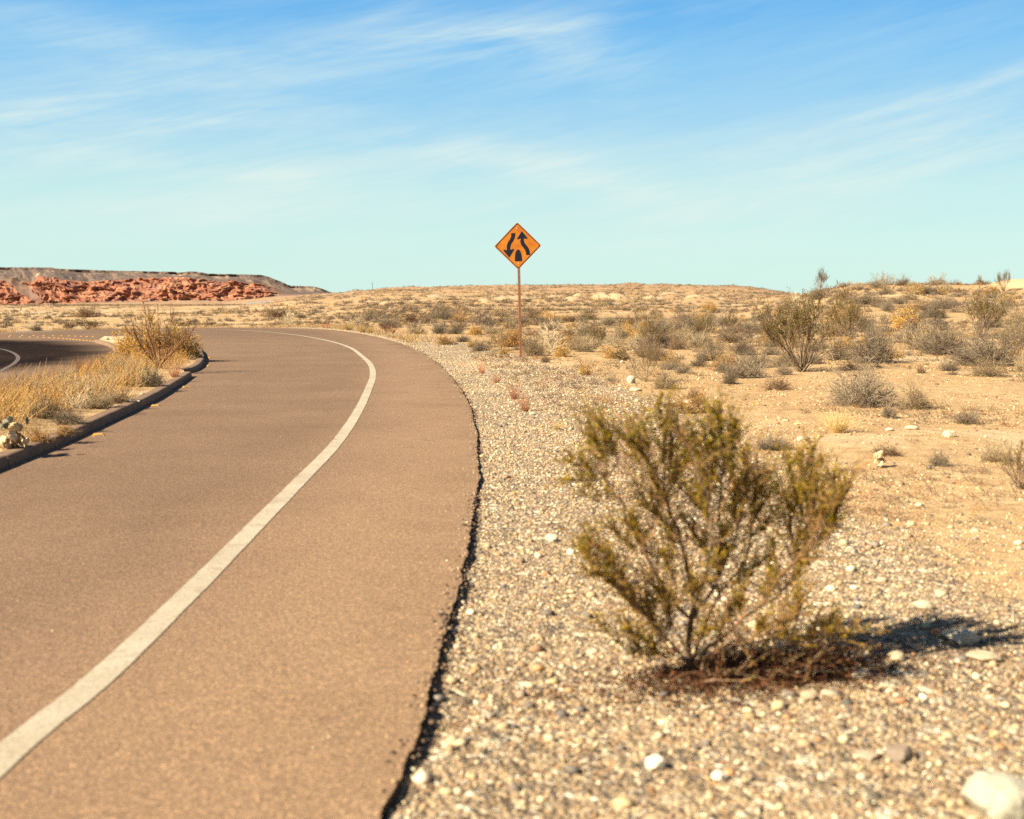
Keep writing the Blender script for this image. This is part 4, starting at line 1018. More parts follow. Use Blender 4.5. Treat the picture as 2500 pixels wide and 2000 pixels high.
# ------------------------------------------------------------------ foreground bush
def fore_bush():
    base = at(1695, 1652); Zb = base[1]; k = Zb / FPX
    rng = np.random.default_rng(909)
    def W(px, py, dy=0.):
        s = (Zb + dy) / FPX
        return np.array([(px - 1250) * s - base[0], dy, CAMH + (740 - py) * s - base[2]])
    root = empty('creosote_bush', base)
    tag(root, 'green and brown leafy bush growing from gravel, largest and nearest of all bushes', 'bush')
    st = MB(); tw = MB(); lf = MB()
    TW = [(.19, .12, .075), (.25, .155, .09), (.13, .08, .05), (.26, .14, .07)]
    # main stems: polylines of photo pixels with depth offsets
    stems = [([(1697, 1655, 0), (1692, 1590, 0), (1700, 1525, .02), (1702, 1470, .04), (1680, 1380, .03), (1648, 1270, -.02), (1610, 1160, -.05), (1560, 1080, -.05)], .017),
             ([(1700, 1530, .02), (1665, 1500, -.03), (1615, 1420, -.1), (1560, 1320, -.16), (1500, 1200, -.2), (1440, 1110, -.22)], .010),
             ([(1703, 1520, .02), (1728, 1480, .05), (1760, 1430, .08), (1765, 1330, .1), (1760, 1230, .12), (1775, 1140, .14), (1768, 1060, .15)], .011),
             ([(1700, 1650, 0), (1740, 1600, -.06), (1810, 1540, -.1), (1870, 1490, -.1), (1900, 1440, -.08), (1960, 1370, -.05), (2010, 1290, 0), (2050, 1200, 0)], .011),
             ([(1868, 1492, -.1), (1920, 1460, -.02), (1960, 1410, .05), (1975, 1330, .1), (1970, 1230, .12), (1960, 1150, .12)], .007),
             ([(1700, 1640, 0), (1720, 1560, .12), (1760, 1470, .22), (1830, 1370, .3), (1850, 1260, .34), (1840, 1160, .36)], .009),
             ([(1695, 1640, 0), (1660, 1560, .12), (1610, 1470, .2), (1590, 1350, .26), (1600, 1230, .3), (1640, 1120, .3)], .009),
             ([(1690, 1640, 0), (1640, 1580, -.08), (1560, 1500, -.2), (1500, 1410, -.26), (1450, 1340, -.26)], .008),
             ([(1705, 1645, 0), (1770, 1600, -.12), (1850, 1570, -.2), (1940, 1530, -.22), (1975, 1480, -.2)], .006),
             ([(1700, 1500, .03), (1735, 1400, -.02), (1745, 1300, -.08), (1725, 1190, -.1), (1690, 1100, -.1), (1640, 1010, -.08)], .009),
             ([(1765, 1420, .08), (1800, 1330, .06), (1820, 1240, .05), (1845, 1150, .05)], .007),
             ([(1648, 1290, -.02), (1590, 1210, .05), (1520, 1140, .1), (1450, 1060, .12)], .006)]
    PP = []
    for pts, r in stems:
        q = np.array([W(*p) for p in pts]); n = 16
        s = np.r_[0, np.cumsum(np.linalg.norm(np.diff(q, axis=0), axis=1))]; t = np.linspace(0, s[-1], n)
        # smooth interpolation
        Q = np.stack([np.interp(t, s, q[:, i]) for i in range(3)], 1); Q[1:-1] = (Q[:-2] + 2 * Q[1:-1] + Q[2:]) / 4
        Q[1:-1] += rng.normal(0, .006, (n - 2, 3)); PP.append(Q)
        tubes(st, Q[None], (r * .8 * np.linspace(1, .28, n))[None], pick(rng, TW[:2] + [(.27, .21, .17)], 1), 6)
    # leafy fronds: photo pixel of root, tip, depth
    F = [(1600, 1600, 1540, 1555, -.1), (1620, 1590, 1590, 1530, .0), (1660, 1560, 1640, 1490, -.1), (1580, 1540, 1530, 1470, -.2), (1560, 1500, 1500, 1430, -.22), (1640, 1500, 1600, 1430, .1), (1520, 1450, 1440, 1400, -.25), (1690, 1480, 1730, 1420, -.1), (1640, 1640, 1600, 1600, -.1), (1500, 1590, 1470, 1540, -.1), (1760, 1560, 1800, 1490, -.05), (1820, 1530, 1830, 1450, -.1), (1790, 1450, 1850, 1390, .1), (1880, 1430, 1900, 1340, .0), (1570, 1360, 1550, 1260, .2), (1660, 1440, 1620, 1360, -.15), (1730, 1500, 1700, 1440, .2), (1890, 1560, 1960, 1500, -.15), (1950, 1610, 2010, 1570, -.2), (2050, 1600, 2110, 1560, -.15),
         (1560, 1120, 1432, 1000, -.2), (1500, 1140, 1440, 1060, -.18), (1480, 1160, 1400, 1130, -.2), (1470, 1180, 1395, 1175, -.16), (1590, 1150, 1500, 1040, .1), (1580, 1140, 1540, 1060, -.1),
         (1600, 1130, 1570, 1020, -.05), (1640, 1150, 1610, 990, -.05), (1660, 1130, 1630, 975, .05), (1690, 1140, 1650, 1030, .0), (1700, 1200, 1690, 1060, .1), (1740, 1160, 1720, 1040, .1),
         (1750, 1150, 1735, 1005, .15), (1765, 1120, 1758, 985, .15), (1780, 1140, 1800, 1020, .2), (1755, 1200, 1710, 1080, -.05), (1700, 1260, 1660, 1180, .1), (1800, 1230, 1780, 1120, -.05), (1790, 1160, 1800, 1050, .15), (1740, 1250, 1690, 1120, -.05), (1720, 1260, 1740, 1130, .02),
         (1640, 1260, 1590, 1150, .0), (1620, 1290, 1560, 1200, -.1), (1650, 1330, 1600, 1230, .1), (1800, 1290, 1790, 1150, .1), (1820, 1270, 1830, 1110, .1), (1840, 1260, 1860, 1150, .2), (1830, 1300, 1880, 1220, .25),
         (1850, 1330, 1900, 1260, .1), (1760, 1310, 1720, 1220, -.1), (1780, 1340, 1800, 1240, -.05), (1730, 1360, 1680, 1270, .1), (1680, 1380, 1640, 1300, .2), (1600, 1360, 1540, 1280, -.15), (1560, 1370, 1500, 1300, -.2),
         (1520, 1400, 1440, 1320, -.25), (1500, 1420, 1430, 1360, -.25), (1540, 1430, 1490, 1350, -.1), (1960, 1260, 1925, 1120, .1), (1960, 1280, 1960, 1110, .1), (1980, 1270, 1990, 1100, .1), (1990, 1300, 2010, 1130, .05),
         (2000, 1320, 2040, 1170, .0), (2010, 1330, 2070, 1190, 0), (2020, 1340, 2088, 1180, 0), (1990, 1380, 2060, 1260, -.02), (1950, 1280, 1900, 1200, .08), (1945, 1350, 1930, 1240, .1), (1970, 1370, 2010, 1260, .05),
         (1940, 1400, 1960, 1300, .05), (1930, 1450, 1990, 1370, .0), (1720, 1420, 1760, 1370, -.15), (1760, 1420, 1780, 1350, .05), (1880, 1480, 1890, 1420, -.1), (1960, 1540, 1965, 1450, -.22), (2040, 1590, 2060, 1530, -.1),
         (1620, 1560, 1570, 1500, -.1), (1570, 1650, 1530, 1600, -.05), (1560, 1640, 1560, 1590, 0), (1590, 1530, 1590, 1480, -.1), (1700, 1600, 1740, 1550, -.2), (1850, 1570, 1880, 1530, -.22), (1920, 1590, 1930, 1550, -.15),
         (1680, 1200, 1650, 1100, .3), (1660, 1210, 1680, 1110, .32), (1830, 1220, 1820, 1130, .36), (1850, 1230, 1875, 1170, .36), (1420, 1380, 1420, 1330, -.25), (1460, 1260, 1430, 1210, .1)]
    for (x0, y0, x1, y1, d) in F:
        a = W(x0, y0, d); b = W(x1, y1, d + rng.normal(0, .05)); L = np.linalg.norm(b - a); dr = unit(b - a)
        # join to nearest stem point
        allp = np.concatenate(PP); dd = np.linalg.norm(allp - a, axis=1) + .35 * np.maximum(allp[:, 2] - a[2], 0); s0 = allp[np.argmin(dd)]
        t = np.linspace(0, 1, 8)[:, None]; mid = a + rng.normal(0, .01, 3)
        Q = (1 - t) ** 2 * s0 + 2 * t * (1 - t) * mid + t ** 2 * b
        tubes(tw, Q[None], (.0042 * np.linspace(1, .3, 8))[None], pick(rng, TW, 1), 4)
        n1 = int(11 + L * 115); i = rng.uniform(.35, 1, n1) * 6.99; j = i.astype(int); f = (i - j)[:, None]
        S = Q[j] * (1 - f) + Q[j + 1] * f; D = unit(dr + rng.normal(0, .42, (n1, 3)) + np.array([0, 0, .15]))
        B = grow(rng, S, D, rng.uniform(.04, .15, n1), 5, .08, .18)
        tubes(tw, B, .0015 * np.linspace(1, .4, 5)[None] * np.ones((n1, 1)), pick(rng, TW, n1))
        nl = n1 * 22; i = rng.integers(0, n1, nl); u = rng.uniform(.3, 3.99, nl); j = u.astype(int); f = (u - j)[:, None]
        C0 = B[i, j] * (1 - f) + B[i, j + 1] * f
        low = np.clip((y0 - 1150) / 400, 0, 1)
        pal = [(.47, .37, .010), (.33, .29, .008), (.56, .40, .015), (.58, .37, .02), (.18, .165, .008), (.14, .13, .006)]
        alt = [(.45, .24, .04), (.38, .18, .035), (.46, .30, .07)]
        cl = pick(rng, pal, nl, .25); ca = pick(rng, alt, nl, .25); m = rng.uniform(0, 1, nl) < (.12 + .28 * low); cl[m] = ca[m]
        leaves(lf, rng, C0, unit(B[i, j + 1] - B[i, j]), .0125, cl, .5)
    # bare inner twigs
    allp = np.concatenate([q[3:] for q in PP]); n = 800; S = allp[rng.integers(0, len(allp), n)]
    D = unit(rng.normal(0, .6, (n, 3)) + np.array([0, 0, .7])); B = grow(rng, S, D, rng.uniform(.08, .3, n), 7, .03, .25)
    tubes(tw, B, .0022 * np.linspace(1, .35, 7)[None] * rng.uniform(.5, 1.3, (n, 1)), pick(rng, TW + [(.28, .15, .08)], n))
    nl = 9000; i = rng.integers(0, n, nl); u = rng.uniform(1.5, 5.99, nl); j = u.astype(int); f = (u - j)[:, None]; C0 = B[i, j] * (1 - f) + B[i, j + 1] * f
    leaves(lf, rng, C0, unit(B[i, j + 1] - B[i, j]), .0125, pick(rng, [(.45, .24, .04), (.38, .18, .035), (.25, .21, .03), (.30, .25, .035)], nl, .25), .5)
    st.build('stems', M_TWIG, root, smooth=True); tw.build('twigs', M_TWIG, root); lf.build('foliage', M_LEAF, root)
    # low tangle of dead branches lying over the litter on the shaded side
    n = 420; S = np.c_[rng.uniform(.0, .62, n), rng.normal(.02, .09, n), rng.uniform(.0, .05, n)]; D = unit(np.c_[rng.normal(.6, .6, n), rng.normal(0, .5, n), rng.uniform(.1, .7, n)])
    S[:, 1] += S[:, 0] * .12; B = grow(rng, S, D, rng.uniform(.08, .3, n), 7, -.07, .2); B[..., 2] = np.maximum(B[..., 2], .01)
    dd = MB(); tubes(dd, B, .0024 * np.linspace(1, .4, 7)[None] * rng.uniform(.5, 1.4, (n, 1)), pick(rng, [(.12, .06, .04), (.18, .10, .06), (.08, .045, .035), (.30, .22, .15)], n))
    nl = 6500; i = rng.integers(0, n, nl); u = rng.uniform(.5, 5.99, nl); j = u.astype(int); f = (u - j)[:, None]
    leaves(dd, rng, B[i, j] * (1 - f) + B[i, j + 1] * f, unit(B[i, j + 1] - B[i, j]), .014, pick(rng, [(.20, .075, .025), (.13, .05, .02), (.28, .14, .04), (.16, .13, .03)], nl, .25), .5)
    dd.build('dead_branches', M_TWIG, root)
    # litter under and beside it
    n = 2600; u = rng.normal(0, 1, (n, 2)) * np.exp(rng.normal(-.15, .45, (n, 1))); c0 = at(1850, 1655); x = c0[0] + u[:, 0] * .32 ; y = c0[1] + u[:, 1] * .12 + u[:, 0] * .05
    nb = 450; x = np.r_[x, base[0] + rng.normal(0, .18, nb)]; y = np.r_[y, base[1] + rng.normal(-.03, .14, nb)]; n = len(x)
    hgt = .03 * np.exp(-((x - c0[0]) / .4) ** 2 - ((y - c0[1]) / .13) ** 2)
    S = np.stack([x, y, zt(x, y) + rng.uniform(.004, .016, n) + hgt], 1); a = rng.uniform(0, 6.28, n)
    D = unit(np.stack([np.cos(a), np.sin(a), rng.normal(0, .35, n)], 1)); P = grow(rng, S, D, rng.uniform(.01, .07, n), 3, 0, .2)
    mb = MB(); tubes(mb, P, .0022 * np.array([[1, 1, .5]]) * rng.uniform(.5, 1.4, (n, 1)), pick(rng, [(.065, .025, .015), (.10, .04, .02), (.04, .018, .012), (.22, .12, .06)], n, .3))
    nl = 3000; i = rng.integers(0, n, nl); leaves(mb, rng, S[i] + rng.normal(0, .01, (nl, 3)) * [1, 1, .3], D[i], .015, pick(rng, [(.10, .04, .02), (.17, .07, .03), (.06, .025, .015)], nl, .3), .5)
    tag(mb.build('plant_litter', M_LEAF), 'rust-brown litter of fallen leaves and twigs under the green bush', 'litter', kind='stuff')
    for q, (px, py, L, an, lab) in enumerate([(1870, 1668, .34, .25, 'pale fallen twig lying across the rusty litter'), (1800, 1660, .22, -.2, 'short fallen twig lying beside the bush foot'), (1950, 1655, .26, .35, 'grey fallen twig at the outer end of the litter')]):
        p = at(px, py); P = grow(rng, np.array([[p[0], p[1], p[2] + .035]]), np.array([[math.cos(an), math.sin(an), 0.02]]), np.array([L]), 9, 0, .09)
        m2 = MB(); tubes(m2, P - p, (.005 * np.linspace(1, .4, 9))[None], np.array([[.42, .32, .22]]), 6)
        P2 = grow(rng, P[:, 4], np.array([[math.cos(an + .7), math.sin(an + .7), .1]]), np.array([L * .4]), 5, 0, .1)
        tubes(m2, P2 - p, (.003 * np.linspace(1, .4, 5))[None], np.array([[.42, .32, .22]]), 5)
        o = m2.build('fallen_twig', M_TWIG, smooth=True); o.location = p; tag(o, lab, 'twig', 'fallen twigs under the green bush')
fore_bush()

# ------------------------------------------------------------------ road sign
def build_sign():
    base = at(1272, 871); Z = base[1]; s = Z / FPX
    root = empty('road_sign', base); tag(root, 'orange diamond divided-road warning sign with two curved arrows on a leaning rusty post', 'sign')
    cx = (1264 - 1272) * s; half = 56.0 * s; zc = CAMH + (740 - 602.5) * s - base[2]
    roll = R_(1.2)
    def shape(name, pts, z0, z1, mat, rot=True, parent=root, loc=None):
        """extrude outline (u right, v up) from depth z0 to z1 toward the viewer"""
        n = len(pts); P = np.array(pts, float) * half
        c, q = math.cos(-roll * -1), math.sin(-roll * -1)
        if rot: P = np.stack([P[:, 0] * c - P[:, 1] * q, P[:, 0] * q + P[:, 1] * c], 1)
        V = np.r_[np.stack([P[:, 0] + cx, np.full(n, -z1), P[:, 1] + zc], 1), np.stack([P[:, 0] + cx, np.full(n, -z0), P[:, 1] + zc], 1)]
        mb = MB(); mb.add(V, np.arange(n)[None, ::-1]); mb.f.append((np.arange(n) + n)[None]); i = np.arange(n); j = (i + 1) % n
        mb.f.append(np.stack([i, j, j + n, i + n], 1)); o = mb.build(name, mat, parent); return o
    def diamond(R, rad):
        out = []
        for k in range(4):
            a0 = math.pi / 2 - k * math.pi / 2; ctr = np.array([math.cos(a0), math.sin(a0)]) * (R - rad * math.sqrt(2))
            for t in np.linspace(math.pi / 4, -math.pi / 4, 7): out.append(tuple(ctr + rad * np.array([math.cos(a0 + t), math.sin(a0 + t)])))
        return out[::-1]
    panel = shape('panel', diamond(1.02, .075), .03, .034, M_SIGN)
    # border band: ring
    o_, i_ = np.array(diamond(.985, .065)), np.array(diamond(.94, .05)); n = len(o_)
    P = np.r_[o_, i_] * half; c, q = math.cos(roll), math.sin(roll); P = np.stack([P[:, 0] * c - P[:, 1] * q, P[:, 0] * q + P[:, 1] * c], 1)
    V = np.stack([P[:, 0] + cx, np.full(2 * n, -.0365), P[:, 1] + zc], 1); i = np.arange(n); j = (i + 1) % n
    mb = MB(); mb.add(V, np.stack([i, j, j + n, i + n], 1)); o = mb.build('border', M_BLACK, panel)
    def uv(L): return [((x - 490) / 238, (443 - y) / 238) for x, y in L]
    A1 = uv([(425, 311), (467, 311), (466, 335), (460, 362), (447, 390), (430, 412), (419, 432), (413, 455), (412, 482), (430, 476), (447, 473), (452, 480), (402, 558), (398, 558), (341, 487), (345, 479), (360, 480), (377, 487), (376, 455), (380, 425), (390, 402), (407, 380), (418, 360), (424, 338)])
    A2 = uv([(535, 292), (592, 366), (590, 374), (572, 372), (554, 366), (552, 385), (558, 408), (572, 430), (590, 452), (604, 476), (612, 505), (615, 538), (574, 538), (572, 510), (562, 484), (546, 462), (530, 442), (519, 415), (516, 390), (524, 368), (505, 374), (488, 376), (483, 369)])
    A3 = uv([(457, 599), (533, 599), (530, 560), (524, 525), (514, 497), (505, 484), (492, 479), (480, 484), (470, 498), (461, 530), (458, 560)])
    for nm, L in (('arrow', A1), ('arrow', A2), ('median_mark', A3)):
        shape(nm, L[::-1], .034, .0365, M_BLACK, parent=panel)
    for (x, y) in ((485, 262), (495, 620)):
        u, v = (x - 490) / 238, (443 - y) / 238
        shape('bolt', [(u + .028 * math.cos(t), v + .028 * math.sin(t)) for t in np.linspace(0, 6.28, 9)[:-1]], .034, .042, M_BOLT, parent=panel)
    # post: square perforated tube, leaning slightly
    top = np.array([(1264.5 - 1272) * s - .003, 0, zc + half * .8]); bot = np.array([.0, 0, -.3]); tilt = (top - bot); w = .031 * 1.25
    mb = MB(); rings = []
    for k in range(2):
        p = bot if k == 0 else top
        for sx, sy in ((-1, -1), (1, -1), (1, 1), (-1, 1)): rings.append((p[0] + sx * w, p[1] + sy * w * .8 , p[2]))
    mb.add(rings, [(0, 1, 5, 4), (1, 2, 6, 5), (2, 3, 7, 6), (3, 0, 4, 7), (7, 6, 5, 4)])
    post = mb.build('post', M_POST, root)
    bev = post.modifiers.new('bevel', 'BEVEL'); bev.width = .005; bev.segments = 2
    m, nt, b = new_mat('perforated_rusty_post'); tc = nt.nodes.new('ShaderNodeTexCoord').outputs['Object']; sp = nt.nodes.new('ShaderNodeSeparateXYZ'); nt.links.new(tc, sp.inputs[0])
    zz = math_(nt, 'MULTIPLY', math_(nt, 'SUBTRACT', math_(nt, 'FRACT', math_(nt, 'DIVIDE', sp.outputs['Z'], .0508)), .5), .0508)
    xx = math_(nt, 'SUBTRACT', sp.outputs['X'], math_(nt, 'MULTIPLY_ADD', sp.outputs['Z'], tilt[0] / tilt[2], bot[0] - bot[2] * tilt[0] / tilt[2]))
    rr = math_(nt, 'SQRT', math_(nt, 'ADD', math_(nt, 'MULTIPLY', zz, zz), math_(nt, 'MULTIPLY', xx, xx))); hole = math_(nt, 'LESS_THAN', rr, .011)
    rust = ramp(nt, noise(nt, tc, 14, 6, .65), [(.35, (.30, .145, .085)), (.65, (.22, .10, .06))])
    nt.links.new(mixc(nt, hole, rust, (.025, .015, .012)), b.inputs['Base Color']); b.inputs['Roughness'].default_value = .7; post.data.materials[0] = m
    # a little dirt heaped at the foot is left to the gravel
build_sign()

# ------------------------------------------------------------------ small things
def reflector(px, py, label, on_z=0.0, col=M_YELLOW, rz=0., s=1.):
    x, y = plane(px, py, 0.01); root = empty('road_reflector', (x, y, on_z), rz); tag(root, label, 'reflector', 'yellow reflectors')
    def frus(name, w, l, h, t, mat, par, off=(0, 0, 0)):
        v = []
        for z, k in ((0, 1), (h, t)):
            for sx, sy in ((-1, -1), (1, -1), (1, 1), (-1, 1)): v.append((off[0] + sx * w / 2 * k, off[1] + sy * l / 2 * k, off[2] + z))
        mb = MB(); mb.add(v, [(0, 1, 5, 4), (1, 2, 6, 5), (2, 3, 7, 6), (3, 0, 4, 7), (4, 5, 6, 7)]); return mb.build(name, mat, par)
    frus('body', .12 * s, .11 * s, .02 * s, .72, col, root); frus('lens', .07 * s, .012, .014, .8, M_BOLT, root, (0, -.05 * s, .004))
    return root
reflector(240, 1061, 'yellow road reflector beside the long kerb, closest to the camera', rz=.3, s=1.15)
reflector(379, 990, 'yellow road reflector beside the kerb next to the paper scraps', rz=.2, s=1.1)
reflector(455, 944.5, 'yellow road reflector just before the kerb joint', rz=.4, s=1.1)
reflector(511, 893, 'yellow road reflector at the start of the island nose', rz=.5)
reflector(514, 873.5, 'yellow road reflector beyond the island nose', rz=.5)
def markers():
    rowA = spline([plane(*p) for p in [(-60, 819.5), (0, 819.5), (90, 819.5), (160, 820.5), (228, 823)]], .5)
    rowB = spline([plane(*p) for p in [(-60, 823), (0, 823), (80, 823.5), (150, 826.5), (195, 830.5), (230, 834)]], .5)
    k = 0; proto_ = None
    words = ['outer', 'inner']
    for r, row in enumerate((rowA, rowB)):
        for (x, y) in row:
            if proto_ is None:
                mb = MB(); a = np.linspace(0, 6.28, 13)[:-1]
                for R, z in ((.06, 0), (.055, .012), (.03, .02)): pass
                V = np.concatenate([np.stack([R * np.cos(a) * 1.5, R * np.sin(a), np.full(12, z)], 1) for R, z in ((.05, 0), (.045, .012), (.025, .02))])
                i = np.arange(12); j = (i + 1) % 12
                mb.add(V, np.concatenate([np.stack([i, j, j + 12, i + 12], 1), np.stack([i, j, j + 12, i + 12], 1) + 12])); mb.f.append((np.arange(12) + 24)[None])
                o = proto_ = mb.build('road_button', M_YELLOW)
            else:
                o = proto_.copy(); COL.objects.link(o)
            o.location = (x, y, .001); tag(o, 'yellow raised road button in the %s row across the far junction' % words[r], 'road button', 'yellow buttons in the %s row' % words[r])
markers()

def paper(px, py, w, label, seed, name='crumpled_paper'):
    p = on_island(px, py); wd = w / FPX * p[1]; V = lump(seed, (wd, wd * .7, wd * .45), .9, 10); mb = MB(); mb.add(V + [0, 0, wd * .18], IF4, (.9, .9, .9))
    o = mb.build(name, M_PAPER, None); o.location = p; tag(o, label, 'litter', 'white paper scraps on the island')
paper(316, 970, 20, 'larger crumpled white paper scrap lying under the dark brown shrub', 61)
paper(334, 969, 12, 'smaller crumpled white scrap next to the larger one by the kerb', 62)

def dead_cactus(P, w, h, label, seed, green=True, n=16):
    rng = np.random.default_rng(seed); root = empty('dead_cactus', P); tag(root, label, 'cactus')
    mb = MB(); gb = MB()
    for k in range(n):
        a = rng.uniform(0, 6.28); rr = rng.uniform(.0, .42) * w; z = rng.uniform(.08, .8) * h; rr *= (1 - .45 * z / h)
        V = lump(seed * 50 + k, (rng.uniform(.22, .34) * w, rng.uniform(.08, .14) * w, rng.uniform(.28, .42) * h), 1.0, 5)
        b = rng.uniform(0, 3.14); t = rng.normal(0, .45); c, s = math.cos(b), math.sin(b); V = np.stack([V[:, 0], V[:, 1] * math.cos(t) - V[:, 2] * math.sin(t), V[:, 1] * math.sin(t) + V[:, 2] * math.cos(t)], 1)
        V = np.stack([V[:, 0] * c - V[:, 1] * s, V[:, 0] * s + V[:, 1] * c, V[:, 2]], 1)
        col = np.array([[.62, .50, .33], [.70, .60, .44], [.40, .26, .14], [.5, .36, .2]][rng.integers(0, 4)]) * (1 + .5 * fbm(V[:, 0] / w * 9, V[:, 2] / w * 9, seed + k, 3))[:, None]
        MB().add(V + [math.cos(a) * rr, math.sin(a) * rr, z], IF4, np.clip(col, .02, 1).astype(np.float32)).build('dried_pad', M_ROCK, root, smooth=True)
    if green:
        for k in range(9):
            a = rng.uniform(0, 6.28); rr = rng.uniform(.15, .45) * w
            V = lump(seed * 70 + k, (.15 * w, .05 * w, .17 * w), .5, 3); b = rng.uniform(0, 3.14); c, s = math.cos(b), math.sin(b)
            V = np.stack([V[:, 0] * c - V[:, 1] * s, V[:, 0] * s + V[:, 1] * c, V[:, 2]], 1)
            MB().add(V + [math.cos(a) * rr, math.sin(a) * rr, h * rng.uniform(.7, .98)], IF4, np.array([.25, .25, .19]) * rng.uniform(.7, 1.3)).build('green_pad', M_ROCK, root, smooth=True)
pc = on_island(34, 1077); dead_cactus(pc, .42, .30, 'dried tan cactus clump with blue-green pads on top beside the kerb', 5)
pk = at(2147, 1142); dead_cactus(pk, 40 / FPX * pk[1], 46 / FPX * pk[1], 'bleached white cactus skeleton standing alone on the open sand', 8, False, 20)

# distant mast
pm = ((911 - 1250) / FPX * 560, 560.0)
mb = MB(); zz = zt(*pm)
P = np.array([[[0, 0, -.5], [0, 0, 2.2], [0, 0, 4.2]]]); tubes(mb, P, np.array([[.13, .12, .1]]), np.array([[.12, .1, .09]]), 6)
P = np.array([[[-.35, 0, 3.9], [0, 0, 3.9], [.35, 0, 3.9]]]); tubes(mb, P, np.array([[.06, .06, .06]]), np.array([[.12, .1, .09]]), 4)
o = mb.build('utility_pole', M_TWIG); o.location = (pm[0], pm[1], zz); tag(o, 'thin dark utility pole on the far slope between mesa and crest', 'pole')

# ------------------------------------------------------------------ mesa
def build_mesa():
    D0 = 2300.0
    xs = np.linspace(-1700, 905, 2000); nr = 300; v = np.linspace(0, 1, nr)
    top = np.interp(xs, [-600, 0, 123, 133, 278, 422, 430, 450, 464, 485, 500, 507, 560, 635, 660, 705, 764, 785, 806, 860, 905], [650, 653.5, 654, 657, 662, 664.5, 667, 664.5, 663.5, 665, 668, 669, 670, 672, 679, 698, 700, 706, 714, 722, 735])
    redt = np.interp(xs, [-600, 0, 40, 58, 85, 100, 140, 210, 255, 330, 395, 440, 500, 584, 640, 690, 740, 905], [684, 688, 681, 690, 692, 680, 679, 691, 688, 682, 680, 679, 683, 690, 697, 708, 716, 740])
    base = np.interp(xs, [-600, 0, 120, 300, 480, 560, 690, 800, 905], [750, 749, 747, 743, 738, 741, 728, 722, 742])
    # depth per row: apron, red wall, shelf, talus, rim, plateau
    kv = [0, .10, .50, .60, .90, .93, 1.0]; kd = [0, 60, 170, 300, 520, 530, 900]
    dep = np.interp(v, kv, kd)
    X, V = np.meshgrid(xs, v); Dp = np.interp(V, kv, kd)
    Y = 2050 + Dp
    def zpix(y, d): return CAMH + (740 - y) / FPX * d
    zb = zpix(base, 2050) - 4; z1 = zpix(base - 5, 2110); z2 = zpix(redt, 2220); z3 = zpix(redt - 4, 2350); z4 = zpix(top + 5.5, 2570); z5 = zpix(top, 2580); z6 = z5 - 3
    Zs = np.stack([zb, z1, z2, z3, z4, z5, z6], 0)
    Z = np.zeros_like(X)
    for i in range(len(kv) - 1):
        m = (V >= kv[i]) & (V <= kv[i + 1] + 1e-9); t = (V - kv[i]) / (kv[i + 1] - kv[i]); Z = np.where(m, Zs[i][None] * (1 - t) + Zs[i + 1][None] * t, Z)
    WX = (X - 1250) / FPX * 2300
    # rugged sandstone
    redm = sstep(.085, .13, V + .03 * fbm(WX / 50, V * 8, 200, 3)) * (1 - sstep(.49, .56, V + .05 * fbm(WX / 40, V * 8, 201, 3)))
    redm = redm * (1 - sstep(640, 730, X + 40 * fbm(WX / 30, V * 5, 205, 3)))
    fan = np.interp(X, [-600, 30, 60, 110, 150, 600], [0, 0, 1, 1, 0, 0]); fx = 45 + (1 - np.clip(V / .55, 0, 1)) * 45; fw = 13 + np.maximum(V - .1, 0) * 42
    fanm = 1 - sstep(.7, 1.1, np.abs(X - (30 + 85 * (.55 - V) / .43)) / fw + .55 * fbm(WX / 12, V * 16, 207, 4))
    redm = redm * (1 - .85 * fanm * sstep(.1, .16, V))
    wx = WX / 33 + .9 * fbm(WX / 40, V * 7, 210, 3); wy = V * 7.5 + WX / 80 + .9 * fbm(WX / 36 + 7, V * 7, 211, 3)
    bil = np.abs(fbm(wx, wy, 220, 2)) * 1.7; bil2 = np.abs(fbm(wx * 2.7 + 3, wy * 2.7, 230, 3)) * 1.6; bil3 = np.abs(fbm(wx * 7, wy * 7, 240, 3)) * 1.5
    disp = 14 * bil + 6 * bil2 + 2.0 * bil3 - 8
    Y = Y - redm * disp * 1.3; Z = Z + redm * (disp * .28)
    # gullied talus
    tal = sstep(.52, .6, V) * (1 - sstep(.9, .92, V))
    gl = fbm(WX / 26 + V * 2, V * 2.5, 250, 4); Y = Y - tal * gl * 26; Z = Z + tal * gl * 5 * (1 - sstep(.8, .9, V))
    # rim ledges
    rim = sstep(.88, .9, V) * (1 - sstep(.935, .95, V)); Y = Y + rim * (10 * fbm(WX / 9, V * 0, 260, 3))
    Z = Z + sstep(.92, .94, V) * .8 * fbm(WX / 12, V * 3, 262, 3)
    col = np.zeros(X.shape + (3,))
    n1 = fbm(WX / 20, V * 30, 270, 4)[..., None]; n2 = fbm(WX / 4, V * 110, 271, 3)[..., None]; strata = fbm(WX / 90, Z / 5, 272, 3)[..., None]
    grey = np.array([.15, .113, .098]) * (1 + .3 * n1 + .45 * n2); tan_ = np.array([.205, .143, .108]) * (1 + .2 * n1)
    red = np.array([.30, .13, .085]) * (1 + .2 * n1 + .1 * n2); red2 = np.array([.36, .19, .12]) * (1 + .2 * n1); varn = np.array([.13, .075, .085])
    redc = red * (1 - sstep(.0, .5, n1 + strata * .6)) + red2 * sstep(.0, .5, n1 + strata * .6); vm = sstep(.22, .4, fbm(wx * 1.5, wy * 1.5 + 5, 273, 3))[..., None] * .5; redc = redc * (1 - vm) + varn * vm
    tm = sstep(-.1, .35, fbm(WX / 45, V * 5, 274, 3))[..., None] * (1 - sstep(.84, .9, V))[..., None]
    g = grey * (1 - tm * .6) + tan_ * tm * .6
    dk = (sstep(.86, .89, V) * (1 - sstep(.935, .95, V)))[..., None] * sstep(.0, .3, fbm(WX / 16, V * 9, 275, 3))[..., None]
